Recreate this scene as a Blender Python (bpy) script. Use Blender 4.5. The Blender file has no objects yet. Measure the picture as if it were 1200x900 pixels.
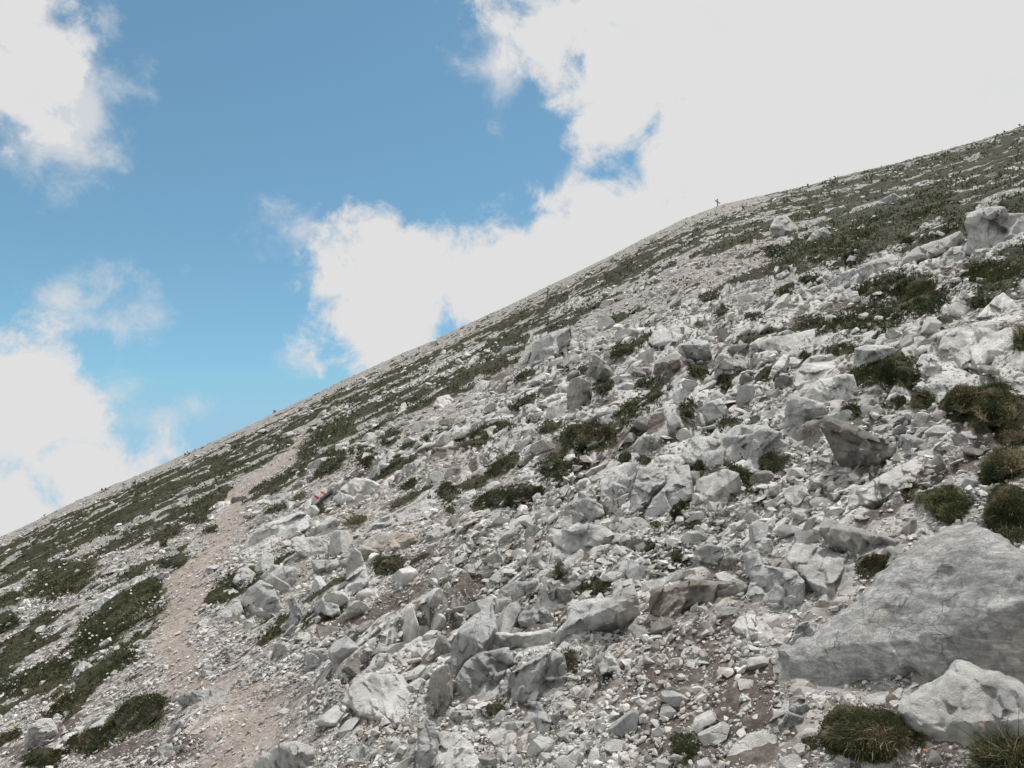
import bpy, math, random
import numpy as np
from mathutils import Vector, Matrix, geometry
from mathutils.bvhtree import BVHTree

rs = np.random.RandomState(7)
random.seed(7)
W, H, F = 1200.0, 900.0, 934.0          # the photograph's pixels, used only to work out directions
PITCH = math.radians(12.0)
EYE = 1.6
cp, sp = math.cos(PITCH), math.sin(PITCH)
RIGHT = np.array([1, 0, 0.]); FWD = np.array([0, cp, sp]); UP = np.array([0, -sp, cp])
scn = bpy.context.scene
COL = scn.collection

# ------------------------------------------------------------------ noise
TAB = rs.rand(8, 256, 256)
def vn(x, y, s=0):
    T = TAB[s % 8]
    xi = np.floor(x).astype(np.int64); yi = np.floor(y).astype(np.int64)
    fx = x - xi; fy = y - yi
    fx = fx * fx * (3 - 2 * fx); fy = fy * fy * (3 - 2 * fy)
    x0 = xi & 255; x1 = (xi + 1) & 255; y0 = yi & 255; y1 = (yi + 1) & 255
    a = T[x0, y0]; b = T[x1, y0]; c = T[x0, y1]; d = T[x1, y1]
    return (a + (b - a) * fx) * (1 - fy) + (c + (d - c) * fx) * fy - 0.5
def fbm(x, y, o=4, s=0, g=0.5):
    r = 0; a = 1.0; t = 0
    for i in range(o):
        r = r + a * vn(x, y, s + i); t += a; a *= g
        x, y = x * 1.93 + y * 0.31 + 17.3, y * 1.93 - x * 0.31 + 5.1
    return r / t * 2
def sstep(a, b, x):
    t = np.clip((x - a) / (b - a), 0, 1); return t * t * (3 - 2 * t)

# ------------------------------------------------------------------ directions
def rays(px, py):
    u = (np.asarray(px, float) - W / 2) / F; v = (H / 2 - np.asarray(py, float)) / F
    return FWD + u[..., None] * RIGHT + v[..., None] * UP
def project(P):
    z = P @ FWD; z = np.where(z > 0.05, z, 0.05)
    return W / 2 + F * (P @ RIGHT) / z, H / 2 - F * (P @ UP) / z, P @ FWD

# ------------------------------------------------------------------ the slope
SIL = [(-300, 755), (0, 628), (100, 582), (200, 540), (300, 495), (420, 438), (520, 394), (600, 357), (700, 308), (800, 258),
       (850, 239), (900, 228), (950, 217), (1000, 203), (1050, 191), (1100, 177), (1150, 163), (1200, 146), (1300, 118), (1500, 60)]
sd = rays([p[0] for p in SIL], [p[1] for p in SIL])
CREST = 200.0
KC = EYE / CREST ** 2
su = sd[:, 0] / sd[:, 1]; sv = sd[:, 2] / sd[:, 1] + 2 * EYE / CREST
A_, B_ = np.polyfit(su[:10], sv[:10], 1)
def plates(x, y, size, seed):
    # fractured bedrock: tilted plates with gaps between them
    X = (x * 0.91 + y * 0.42) / size + 0.55 * fbm(x / size / 1.7, y / size / 1.7, 3, seed); Y = (-x * 0.42 + y * 0.91) / size / 0.62 + 0.55 * fbm(x / size / 1.7 + 9, y / size / 1.7, 3, seed + 1)
    xi = np.floor(X).astype(np.int64); yi = np.floor(Y).astype(np.int64)
    d1 = np.full(X.shape, 9.0); d2 = np.full(X.shape, 9.0); h = np.zeros(X.shape)
    for a in (-1, 0, 1):
        for b in (-1, 0, 1):
            i, j = (xi + a) & 255, (yi + b) & 255
            cx = xi + a + 0.5 + 0.8 * (TAB[seed % 8][i, j] - 0.5); cy = yi + b + 0.5 + 0.8 * (TAB[(seed + 1) % 8][i, j] - 0.5)
            dx, dy = X - cx, Y - cy; d = dx * dx + dy * dy
            hh = (TAB[(seed + 2) % 8][i, j] - 0.5) * 0.55 + dx * (TAB[(seed + 3) % 8][i, j] - 0.5) * 1.1 + dy * (TAB[(seed + 4) % 8][i, j] - 0.5) * 1.1
            n = d < d1
            d2 = np.where(n, d1, np.minimum(d2, d)); h = np.where(n, hh, h); d1 = np.where(n, d, d1)
    gap = sstep(0.0, 0.24, np.sqrt(d2) - np.sqrt(d1))
    return size * (h * gap - 0.22 * (1 - gap)), gap
def bedmask(x, y):
    r = np.hypot(x, y)
    m = sstep(0.02, 0.16, fbm(x / 2.6 + 1.7, y / 2.6, 3, 0) + 0.25 * fbm(x / 0.7, y / 0.7, 2, 5) + 0.03)
    return m * sstep(-0.27, -0.20, x / np.maximum(y, 0.3)) * sstep(2.6, 4.2, r) * sstep(42, 26, r) * (y > 0)
def height(x, y):
    r = np.hypot(x, y)
    z = A_ * x + B_ * y - EYE - KC * r * r
    yy = np.maximum(y, 0.3)
    u = np.clip(x / yy, su[0], su[-1])
    w = sstep(4, 30, r) * (y > 0.3)
    z = z + w * y * (np.interp(u, su, sv) - A_ * u - B_)
    near = sstep(1.5, 5.0, r)
    z = z + near * 0.22 * fbm(x / 5 + 3, y / 5, 3, 1) * (0.35 + 0.65 * sstep(4, 14, r))
    z = z + near * 0.07 * fbm(x / 0.9, y / 0.9, 3, 2) + 0.022 * fbm(x / 0.22, y / 0.22, 3, 3)
    z = z + sstep(30, 90, r) * 0.35 * fbm(x / 6, y / 6, 3, 5)
    bm_ = bedmask(x, y)
    z = z + bm_ * (0.26 * plates(x, y, 0.62, 1)[0] + 0.27 * plates(x, y, 0.23, 4)[0] + 0.03)
    # ledges: quantised steps running across the slope
    q = (x * 0.86 - y * 0.5) / 1.1 + 1.5 * fbm(x / 3, y / 3, 3, 4)
    st = np.abs((q % 1) - 0.5)
    z = z + near * 0.10 * (sstep(0.05, 0.4, st) - 0.5) * sstep(-0.2, 0.5, fbm(x / 2.2, y / 2.2, 2, 6))
    return z

az = np.radians(np.concatenate([np.linspace(-180, -46, 50)[:-1], np.linspace(-46, 46, 1150), np.linspace(46, 180, 50)[1:]]))
inv = np.linspace(1 / 1.0, 1 / 26.0, 640)
rad = np.concatenate([[0.3, 0.6, 0.8], 1 / inv, np.geomspace(26, 260, 330)[1:], np.geomspace(262, 900, 30)])
AZ, RR = np.meshgrid(az, rad, indexing='ij')
GX, GY = RR * np.sin(AZ), RR * np.cos(AZ)
GZ = height(GX, GY)
ELEV = np.maximum.accumulate(GZ / RR + np.arange(len(rad)) * 1e-12, axis=1)

def hit(px, py):
    """first point of the slope seen along each direction: distance factor t (nan for sky)"""
    d = rays(px, py).reshape(-1, 3)
    a = np.arctan2(d[:, 0], d[:, 1]); hr = np.hypot(d[:, 0], d[:, 1]); el = d[:, 2] / hr
    ci = np.clip(np.searchsorted(az, a), 1, len(az) - 1)
    ci = np.where(np.abs(az[ci] - a) < np.abs(az[ci - 1] - a), ci, ci - 1)
    t = np.full(len(a), np.nan)
    order = np.argsort(ci, kind='stable'); cs = ci[order]
    b = np.flatnonzero(np.diff(cs)) + 1
    for grp in np.split(order, b):
        if len(grp) == 0: continue
        E = ELEV[ci[grp[0]]]
        k = np.searchsorted(E, el[grp])
        ok = (k > 0) & (k < len(E))
        kk = np.clip(k, 1, len(E) - 1)
        f = (el[grp] - E[kk - 1]) / np.maximum(E[kk] - E[kk - 1], 1e-9)
        r = rad[kk - 1] + np.clip(f, 0, 1) * (rad[kk] - rad[kk - 1])
        t[grp] = np.where(ok, r / hr[grp], np.nan)
    return t
def ground(px, py):
    t = hit(px, py); return rays(px, py).reshape(-1, 3) * t[:, None], t
def tnormal(x, y, e=0.4):
    e = np.maximum(e, 0.01)
    gx = (height(x + e, y) - height(x - e, y)) / (2 * e); gy = (height(x, y + e) - height(x, y - e)) / (2 * e)
    n = np.stack([-gx, -gy, np.ones_like(gx)], -1)
    return n / np.linalg.norm(n, axis=-1, keepdims=True)

# ------------------------------------------------------------------ surface map
def inpoly(px, py, poly):
    px = np.asarray(px); py = np.asarray(py); r = np.zeros(px.shape, bool); n = len(poly)
    for i in range(n):
        x0, y0 = poly[i]; x1, y1 = poly[(i + 1) % n]
        if y0 == y1: continue
        c = ((y0 > py) != (y1 > py)) & (px < (x1 - x0) * (py - y0) / (y1 - y0) + x0)
        r ^= c
    return r
GREEN = [(-400, 900), (0, 850), (60, 800), (110, 750), (190, 690), (205, 660), (245, 612), (300, 585), (350, 558), (400, 528), (470, 490), (540, 462),
         (600, 440), (622, 395), (700, 378), (760, 383), (790, 350), (850, 340), (900, 325), (960, 325), (1020, 310), (1100, 285), (1200, 268),
         (1600, 200), (1600, -100), (-400, -100)]
# cx, cy, rx, ry, angle, kind (m mat, c cushion, t grass tuft)
VEG = [
 (152,722,40,30,45,'m'),(108,752,44,22,38,'m'),(52,798,44,19,25,'m'),(68,826,22,13,48,'m'),(142,775,26,13,38,'m'),(176,700,16,16,0,'m'),
 (163,843,40,23,22,'c'),(112,868,34,15,18,'c'),(50,892,30,13,12,'c'),
 (72,680,48,20,18,'m'),(205,659,24,8,20,'m'),(162,672,28,7,28,'m'),(232,609,15,6,5,'c'),(248,622,11,5,15,'c'),(198,628,21,7,28,'c'),(192,639,5,4,0,'c'),
 (50,727,22,7,22,'m'),(10,730,20,12,30,'m'),(15,862,14,7,20,'m'),(14,705,18,10,20,'m'),
 (361,534,12,10,0,'c'),(351,550,8,9,0,'c'),(390,543,24,10,42,'c'),(374,557,20,5,32,'m'),(386,509,38,12,30,'m'),(432,538,14,9,38,'c'),
 (458,514,14,9,40,'c'),(480,568,13,5,28,'c'),(466,544,11,7,30,'c'),(375,597,8,7,20,'c'),(418,612,16,7,10,'t'),(455,662,20,11,5,'c'),
 (332,522,12,6,10,'m'),(413,530,5,5,0,'c'),(424,527,5,5,0,'c'),(315,575,14,5,30,'m'),(325,598,18,5,20,'m'),(350,583,12,5,25,'m'),
 (528,580,12,14,0,'c'),(560,567,24,8,24,'m'),(588,547,22,10,33,'c'),(601,586,41,15,8,'c'),(656,552,33,17,5,'m'),(690,517,32,18,8,'c'),
 (645,503,21,8,20,'m'),(738,484,30,11,24,'m'),(768,467,20,7,33,'m'),(707,457,12,11,0,'c'),(758,450,16,7,15,'m'),(560,520,20,6,20,'c'),
 (575,503,30,7,20,'m'),(613,473,22,6,24,'c'),(727,413,17,8,15,'c'),(752,402,20,6,28,'m'),(613,443,17,7,30,'m'),(730,538,10,6,10,'c'),
 (757,542,8,6,10,'c'),(817,550,9,11,0,'c'),(872,558,22,8,-30,'c'),(880,572,10,8,0,'c'),(910,545,18,14,0,'c'),(807,482,10,12,0,'c'),
 (850,497,24,8,14,'m'),(797,597,15,8,48,'c'),(812,616,12,5,10,'m'),(762,645,12,10,0,'c'),(795,655,11,9,0,'c'),(720,640,20,4,30,'m'),
 (657,670,8,12,0,'t'),(668,776,11,15,0,'c'),(700,692,16,9,10,'c'),(802,882,18,20,0,'t'),(740,796,5,3,0,'m'),(569,742,14,9,0,'t'),
 (582,834,10,7,0,'t'),(770,618,8,6,0,'t'),(625,702,6,6,0,'c'),
 (1018,866,56,34,0,'T'),(1180,890,40,26,0,'t'),(1026,664,19,13,20,'c'),
 (1040,440,42,26,5,'m'),(1137,477,31,22,15,'T'),(1173,488,34,30,15,'T'),(1192,514,22,14,0,'T'),(1180,549,32,22,20,'T'),(1162,563,16,9,0,'c'),
 (1110,595,37,22,0,'T'),(1188,606,30,33,10,'T'),(1066,578,14,13,0,'t'),(1047,475,16,8,20,'c'),(1082,473,18,12,10,'t'),(1001,482,11,9,0,'c'),
 (1192,398,17,16,0,'t'),(965,292,47,15,8,'m'),(1012,272,36,12,5,'m'),(937,307,20,8,0,'m'),(1002,305,11,9,20,'c'),(952,328,15,6,5,'c'),
 (922,343,13,7,10,'c'),(1055,338,50,18,5,'m'),(1078,352,38,20,0,'m'),(1020,372,44,18,5,'m'),(970,380,38,13,10,'m'),(990,410,28,8,5,'m'),
 (1165,322,46,18,8,'m'),(1190,298,22,12,10,'m'),(1118,264,20,7,33,'c'),(1060,283,20,5,14,'c'),(1048,256,38,12,12,'m'),(1092,240,40,12,12,'m'),
 (1186,236,26,10,10,'m'),(1150,356,13,8,20,'c'),(1110,377,10,5,0,'c'),(908,296,15,7,0,'c'),(885,372,12,5,10,'c'),(850,450,10,10,0,'c'),
 (818,436,14,10,0,'c'),(846,366,12,6,20,'c'),(832,348,15,6,20,'c'),(820,382,7,4,0,'c'),(660,432,8,4,0,'c'),(685,435,8,5,0,'c'),
 (945,420,8,12,30,'c'),(905,440,20,8,25,'m'),(745,505,10,5,0,'c'),(530,600,7,4,0,'c'),(493,475,20,6,25,'m'),(500,515,12,5,25,'m'),(640,455,10,4,15,'m')]
def ellval(px, py, e):
    cx, cy, rx, ry, ang = e[:5]; a = math.radians(ang); c, s = math.cos(a), math.sin(a)
    dx = px - cx; dy = -(py - cy)
    X = (dx * c + dy * s) / rx; Y = (-dx * s + dy * c) / ry
    return X * X + Y * Y
def poly_line(px, py, pts):
    """how far inside a band of varying width (1 at the middle, 0 at the edge)"""
    best = np.full(np.shape(px), -9.0)
    for (x0, y0, w0), (x1, y1, w1) in zip(pts[:-1], pts[1:]):
        dx, dy = x1 - x0, y1 - y0; L = dx * dx + dy * dy
        k = np.clip(((px - x0) * dx + (py - y0) * dy) / L, 0, 1)
        d = np.hypot(px - x0 - k * dx, py - y0 - k * dy); w = w0 + (w1 - w0) * k
        best = np.maximum(best, 1 - d / w)
    return best
PATH = [(362,500,4),(355,509,5),(349,520,5),(343,529,6),(333,541,8),(322,551,9),(306,561,8),(292,568,9),(276,590,15),(272,607,20),(257,633,22),
        (238,663,24),(218,690,26),(208,725,25),(205,765,32),(222,795,40),(270,830,55),(300,875,75),(310,930,90)]
BARE = [(840,765,70,24,25),(700,800,40,20,40),(885,850,50,40,0),(760,865,60,30,20),(760,800,85,34,28),(845,735,60,14,12),(870,815,55,45,0),(790,870,60,30,0),(1150,545,40,18,0),(640,533,26,9,30),(1095,560,40,14,0),
        (470,700,30,14,20),(510,655,50,16,10),(545,690,30,14,30),(430,720,40,10,20),(705,470,18,8,30),(200,690,40,10,20),(60,860,60,8,25),
        (150,880,60,12,15),(200,875,60,18,10),(590,440,30,4,25),(520,470,30,5,25),(1040,600,40,8,20),(790,745,26,12,0),(690,820,20,16,30),
        (190,620,30,8,20),(100,662,20,5,20),(1060,410,0,0,0),(770,500,14,14,0),(470,590,24,9,20),(560,640,30,10,10),(60,815,30,6,30),(420,560,6,4,0)]
BARE = [b for b in BARE if b[2] > 0]
def surf(px, py, x, y, dist):
    """veg, path, soil amounts for places given by direction and position"""
    depth = np.maximum(np.hypot(x, y), 1.0)
    wx = fbm(x / (0.04 * depth) + 4, y / (0.04 * depth) + 1, 3, 3); wy = fbm(x / (0.04 * depth) + 9, y / (0.04 * depth) + 7, 3, 6)
    px0, py0 = px, py
    n1 = fbm(x / 0.8, y / 0.8, 4, 2); n2 = fbm(x / 0.2 + 9, y / 0.2, 3, 5)
    front = (dist > 0.5)
    veg = np.zeros(np.shape(px))
    for e in VEG:
        m = (np.abs(px - e[0]) < 1.6 * max(e[2], e[3])) & (np.abs(py - e[1]) < 1.6 * max(e[2], e[3])) & front
        if m.any():
            sm = min(e[2], e[3]); v = ellval(px[m] + 0.9 * sm * wx[m], py[m] + 0.55 * sm * wy[m], e); veg[m] = np.maximum(veg[m], 1.15 - v + 0.9 * n2[m])
    sil = np.interp(px, [p[0] for p in SIL], [p[1] for p in SIL])
    g = inpoly(px, py, GREEN) | ~front
    big = fbm(x / 7 + 3.3, y / 7, 3, 3); mid = 0.6 * fbm(x / 1.9, y / 1.9, 4, 1) + 0.7 * fbm(x / 0.75 + 2, y / 0.75, 4, 7)
    below = py - sil
    cov = -0.06 - 0.30 * sstep(20, 9, below) * (px < 900) - 0.25 * sstep(12, 4, below) + 0.12 * sstep(850, 1000, px) - 0.10 * sstep(600, 200, px) * sstep(40, 90, below)
    vg = sstep(-0.07, 0.07, mid + 0.35 * big + 0.3 * n1 + 0.2 * n2 + cov)
    vo = sstep(0.47, 0.60, mid * 0.9 + 0.6 * n1 + 0.3 * n2)
    veg = np.clip(np.maximum(np.clip(veg, 0, 1), np.where(g, vg, vo)), 0, 1)
    path = np.clip((poly_line(px + 8 * wx, py + 5 * wy, PATH) + 0.7 * n1 + 0.7 * n2) * 1.3, 0, 1) * front
    soil = np.zeros(np.shape(px))
    for e in BARE:
        m = (np.abs(px - e[0]) < 1.6 * max(e[2], e[3])) & (np.abs(py - e[1]) < 1.6 * max(e[2], e[3])) & front
        if m.any(): soil[m] = np.maximum(soil[m], 1.2 - ellval(px[m] + 0.4 * e[2] * wx[m], py[m] + 0.5 * e[3] * wy[m], e) + 1.5 * n2[m] + 0.7 * n1[m])
    soil = np.clip(soil, 0, 1)
    soil = np.maximum(soil, sstep(0.12, 0.5, 0.8 * n2 + 0.6 * n1) * 0.75)
    inell = np.zeros(np.shape(px))
    for e in VEG:
        m = (np.abs(px - e[0]) < 1.4 * max(e[2], e[3])) & (np.abs(py - e[1]) < 1.4 * max(e[2], e[3])) & front
        if m.any(): inell[m] = np.maximum(inell[m], (ellval(px[m], py[m], e) < 1.1) * 1.0)
    veg = veg * (1 - path * (1 - inell))
    return veg, path, soil

# ------------------------------------------------------------------ materials
def nodes_of(name, rough=0.9, spec=0.2):
    m = bpy.data.materials.new(name); m.use_nodes = True
    nt = m.node_tree; b = nt.nodes['Principled BSDF']
    b.inputs['Roughness'].default_value = rough; b.inputs['Specular IOR Level'].default_value = spec
    return m, nt, b
class NB:
    def __init__(s, nt): s.nt = nt; s.L = nt.links
    def n(s, t, **k):
        x = s.nt.nodes.new(t)
        for a, b in k.items(): setattr(x, a, b)
        return x
    def put(s, sock, v):
        if hasattr(v, 'is_output') or isinstance(v, bpy.types.NodeSocket): s.L.new(v, sock)
        else: sock.default_value = v
    def math(s, op, a, b=None, c=None, clamp=False):
        x = s.n('ShaderNodeMath', operation=op, use_clamp=clamp); s.put(x.inputs[0], a)
        if b is not None: s.put(x.inputs[1], b)
        if c is not None: s.put(x.inputs[2], c)
        return x.outputs[0]
    def noise(s, vec, scale, detail=6, rough=0.6, dist=0.0):
        x = s.n('ShaderNodeTexNoise'); x.inputs['Scale'].default_value = scale; x.inputs['Detail'].default_value = detail
        x.inputs['Roughness'].default_value = rough; x.inputs['Distortion'].default_value = dist; s.L.new(vec, x.inputs['Vector']); return x.outputs['Fac']
    def ramp(s, f, stops):
        x = s.n('ShaderNodeValToRGB'); s.put(x.inputs[0], f); cr = x.color_ramp
        while len(cr.elements) < len(stops): cr.elements.new(0.5)
        for e, (p, c) in zip(cr.elements, stops):
            e.position = p; e.color = (c[0], c[1], c[2], 1) if hasattr(c, '__len__') else (c, c, c, 1)
        return x.outputs[0]
    def mix(s, f, a, b, mode='MIX'):
        x = s.n('ShaderNodeMix', data_type='RGBA', blend_type=mode); s.put(x.inputs[0], f)
        for k, v in ((6, a), (7, b)):
            if isinstance(v, bpy.types.NodeSocket): s.L.new(v, x.inputs[k])
            else: x.inputs[k].default_value = (v[0], v[1], v[2], 1)
        return x.outputs[2]
    def bump(s, h, strength, dist, normal=None):
        x = s.n('ShaderNodeBump'); s.put(x.inputs['Height'], h); x.inputs['Strength'].default_value = strength; x.inputs['Distance'].default_value = dist
        if normal is not None: s.L.new(normal, x.inputs['Normal'])
        return x.outputs[0]

def rock_material(name, tint=(1, 1, 1), tan=0.3, lichen=0.5, scale=1.0, bright=1.0, fine=1.0, attr_tone=False, bd=0.035, streak=0.0):
    m, nt, b = nodes_of(name); q = NB(nt)
    g = q.n('ShaderNodeNewGeometry').outputs['Position']
    oi = q.n('ShaderNodeObjectInfo').outputs['Random']
    n1 = q.noise(g, 3.0 * scale, 8, 0.62); n2 = q.noise(g, 14 * scale, 8, 0.7, 0.6); n3 = q.noise(g, 70 * scale, 5, 0.7)
    base = q.ramp(q.math('ADD', q.math('MULTIPLY', n1, 0.5), q.math('MULTIPLY', n2, 0.5)),
                  [(0.36, (0.19, 0.184, 0.176)), (0.43, (0.39, 0.382, 0.368)), (0.51, (0.57, 0.56, 0.54)), (0.60, (0.70, 0.69, 0.665))])
    if streak:
        mp = q.n('ShaderNodeMapping'); nt.links.new(g, mp.inputs[0]); mp.inputs['Rotation'].default_value = (0.3, 0.5, 0.4); mp.inputs['Scale'].default_value = (1.0, 2.0, 5.5)
        sn = q.noise(mp.outputs[0], 9, 10, 0.78, 0.8)
        base = q.mix(q.math('MULTIPLY', q.ramp(sn, [(0.42, 0), (0.60, 1)]), streak), base, (0.20, 0.205, 0.215))
        base = q.mix(q.math('MULTIPLY', q.ramp(sn, [(0.36, 1), (0.46, 0)]), streak), base, (0.66, 0.65, 0.62))
    tn = q.math('MULTIPLY', q.ramp(q.noise(g, 1.7 * scale, 6, 0.65), [(0.5, 0), (0.68, 1)]), tan)
    base = q.mix(tn, base, (0.44, 0.36, 0.27))
    lc = q.math('MULTIPLY', q.ramp(q.noise(g, 9 * scale, 9, 0.8, 1.2), [(0.53, 0), (0.62, 1)]), lichen)
    base = q.mix(lc, base, (0.17, 0.18, 0.19))
    l2 = q.math('MULTIPLY', q.ramp(q.noise(g, 32 * scale, 7, 0.85, 0.8), [(0.52, 0), (0.60, 1)]), min(1, lichen * 1.1))
    l2 = q.math('MULTIPLY', l2, q.ramp(n1, [(0.4, 0.25), (0.6, 1)]))
    base = q.mix(l2, base, (0.22, 0.22, 0.22))
    sp_ = q.ramp(n3, [(0.28, 1), (0.37, 0)])
    base = q.mix(q.math('MULTIPLY', sp_, 0.5 * fine), base, (0.14, 0.13, 0.12))
    # thin cracks
    v = q.n('ShaderNodeTexVoronoi', feature='DISTANCE_TO_EDGE'); v.inputs['Scale'].default_value = 3.2 * scale
    ds = q.n('ShaderNodeVectorMath', operation='MULTIPLY_ADD')
    nv = q.n('ShaderNodeTexNoise'); nv.inputs['Scale'].default_value = 5 * scale; nv.inputs['Detail'].default_value = 6; nt.links.new(g, nv.inputs['Vector'])
    nt.links.new(nv.outputs['Color'], ds.inputs[0]); ds.inputs[1].default_value = (0.35 / scale,) * 3; nt.links.new(g, ds.inputs[2])
    nt.links.new(ds.outputs[0], v.inputs['Vector'])
    cm = q.ramp(v.outputs['Distance'], [(0.0, 1), (0.010, 0)])
    cm = q.math('MULTIPLY', cm, q.ramp(q.noise(g, 2.3 * scale, 3, 0.5), [(0.48, 0), (0.6, 1)]))
    base = q.mix(q.math('MULTIPLY', cm, 0.4), base, (0.16, 0.15, 0.14))
    tone = q.math('MULTIPLY_ADD', oi, 0.35, 0.80 * bright)
    if attr_tone:
        a = q.n('ShaderNodeAttribute', attribute_name='tone'); tone = q.math('MULTIPLY', a.outputs['Fac'], bright)
    rgb = q.n('ShaderNodeCombineColor'); 
    for i in range(3): nt.links.new(q.math('MULTIPLY', tone, tint[i]), rgb.inputs[i])
    base = q.mix(1.0, base, rgb.outputs[0], 'MULTIPLY')
    nt.links.new(base, b.inputs['Base Color'])
    hgt = q.math('ADD', q.math('MULTIPLY', n2, 0.6), q.math('MULTIPLY', q.noise(g, 45 * scale, 8, 0.8, 0.4), 0.55))
    hgt = q.math('SUBTRACT', hgt, q.math('MULTIPLY', cm, 0.25))
    nt.links.new(q.bump(hgt, 1.0, bd / scale), b.inputs['Normal'])
    return m
M = {}
M['rock'] = rock_material('limestone')
M['rock_tan'] = rock_material('tan_limestone', (1.02, 0.96, 0.88), 0.6, 0.25)
M['rock_white'] = rock_material('white_limestone', (1.04, 1.03, 1.01), 0.12, 0.25, 1.0, 1.12)
M['rock_dark'] = rock_material('weathered_limestone', (0.86, 0.82, 0.77), 0.5, 0.7, 1.0, 0.66)
M['boulder'] = rock_material('lichen_limestone', (1.0, 0.99, 0.975), 0.35, 0.65, 1.5, 1.28, bd=0.05, streak=0.8)
M['rubble'] = rock_material('rubble_limestone', (1.02, 1.0, 0.97), 0.3, 0.25, 1.5, 0.95, 0.6, True, 0.010)

def terrain_material():
    m, nt, b = nodes_of('mountain_ground', 0.95, 0.1); q = NB(nt)
    g = q.n('ShaderNodeNewGeometry').outputs['Position']
    veg = q.n('ShaderNodeAttribute', attribute_name='veg').outputs['Fac']
    path = q.n('ShaderNodeAttribute', attribute_name='path').outputs['Fac']
    soil = q.n('ShaderNodeAttribute', attribute_name='soil').outputs['Fac']
    n1 = q.noise(g, 4, 8, 0.7); n2 = q.noise(g, 22, 8, 0.75); n3 = q.noise(g, 110, 4, 0.7)
    v = q.n('ShaderNodeTexVoronoi'); v.inputs['Scale'].default_value = 28; nt.links.new(g, v.inputs['Vector'])
    vr = q.n('ShaderNodeSeparateColor'); nt.links.new(v.outputs['Color'], vr.inputs[0])
    grav = q.ramp(q.math('ADD', q.math('MULTIPLY', vr.outputs[0], 0.45), q.math('MULTIPLY', n2, 0.6)),
                  [(0.25, (0.09, 0.077, 0.066)), (0.5, (0.24, 0.22, 0.197)), (0.8, (0.50, 0.48, 0.45))])
    sc = q.ramp(n2, [(0.3, (0.055, 0.045, 0.038)), (0.52, (0.115, 0.096, 0.082)), (0.7, (0.22, 0.195, 0.175))])
    pc = q.ramp(q.math('ADD', q.math('MULTIPLY', n1, 0.4), q.math('MULTIPLY', n2, 0.6)),
                [(0.36, (0.16, 0.13, 0.108)), (0.5, (0.29, 0.245, 0.21)), (0.66, (0.46, 0.415, 0.375))])
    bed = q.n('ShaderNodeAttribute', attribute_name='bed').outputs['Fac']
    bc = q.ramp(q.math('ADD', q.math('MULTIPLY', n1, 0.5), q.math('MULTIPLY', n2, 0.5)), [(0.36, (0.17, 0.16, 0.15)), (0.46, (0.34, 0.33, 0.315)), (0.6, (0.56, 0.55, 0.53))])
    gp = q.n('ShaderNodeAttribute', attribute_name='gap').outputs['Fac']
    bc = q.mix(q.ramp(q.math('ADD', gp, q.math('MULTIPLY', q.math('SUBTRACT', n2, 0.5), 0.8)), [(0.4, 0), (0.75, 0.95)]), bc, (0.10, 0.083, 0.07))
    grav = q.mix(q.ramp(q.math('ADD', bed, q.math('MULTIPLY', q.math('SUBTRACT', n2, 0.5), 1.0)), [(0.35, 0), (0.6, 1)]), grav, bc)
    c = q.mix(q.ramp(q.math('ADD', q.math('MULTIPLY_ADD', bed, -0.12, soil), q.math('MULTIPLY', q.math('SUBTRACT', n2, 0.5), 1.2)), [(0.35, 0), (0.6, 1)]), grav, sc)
    c = q.mix(q.ramp(q.math('ADD', path, q.math('MULTIPLY', q.math('SUBTRACT', n2, 0.5), 1.0)), [(0.25, 0), (0.7, 1)]), c, pc)
    vc = q.ramp(q.math('ADD', q.math('MULTIPLY', n2, 0.5), q.math('MULTIPLY', n1, 0.5)), [(0.38, (0.012, 0.015, 0.007)), (0.5, (0.036, 0.038, 0.019)), (0.6, (0.085, 0.070, 0.045))])
    c = q.mix(q.ramp(q.math('ADD', veg, q.math('MULTIPLY', q.math('SUBTRACT', n2, 0.5), 0.9)), [(0.4, 0), (0.55, 1)]), c, vc)
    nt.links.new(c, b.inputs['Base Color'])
    hh = q.math('ADD', q.math('MULTIPLY', n2, 0.6), q.math('ADD', q.math('MULTIPLY', n3, 0.25), q.math('MULTIPLY', v.outputs['Distance'], -0.5)))
    nt.links.new(q.bump(hh, 0.8, 0.015), b.inputs['Normal'])
    return m
M['ground'] = terrain_material()

def leaf_material(name, stops):
    m, nt, b = nodes_of(name, 0.75, 0.25); q = NB(nt)
    a = q.n('ShaderNodeAttribute', attribute_name='tone').outputs['Fac']
    c = q.ramp(a, stops)
    g = q.n('ShaderNodeNewGeometry').outputs['Position']
    c = q.mix(q.ramp(q.noise(g, 6, 4, 0.6), [(0.42, 0), (0.62, 0.55)]), c, (0.085, 0.068, 0.038))
    nt.links.new(c, b.inputs['Base Color'])
    tr = q.n('ShaderNodeBsdfTranslucent'); nt.links.new(c, tr.inputs[0])
    ms = q.n('ShaderNodeMixShader'); ms.inputs[0].default_value = 0.25
    nt.links.new(b.outputs[0], ms.inputs[1]); nt.links.new(tr.outputs[0], ms.inputs[2])
    nt.links.new(ms.outputs[0], nt.nodes['Material Output'].inputs[0])
    return m
M['leaf'] = leaf_material('cushion_foliage', [(0.0, (0.022, 0.034, 0.012)), (0.45, (0.045, 0.062, 0.022)), (0.8, (0.075, 0.085, 0.032)), (0.93, (0.13, 0.11, 0.06)), (1.0, (0.30, 0.25, 0.16))])
M['blade'] = leaf_material('grass_blade', [(0.0, (0.035, 0.052, 0.018)), (0.5, (0.065, 0.085, 0.030)), (0.75, (0.10, 0.105, 0.042)), (0.9, (0.24, 0.20, 0.11)), (1.0, (0.42, 0.35, 0.23))])
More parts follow.
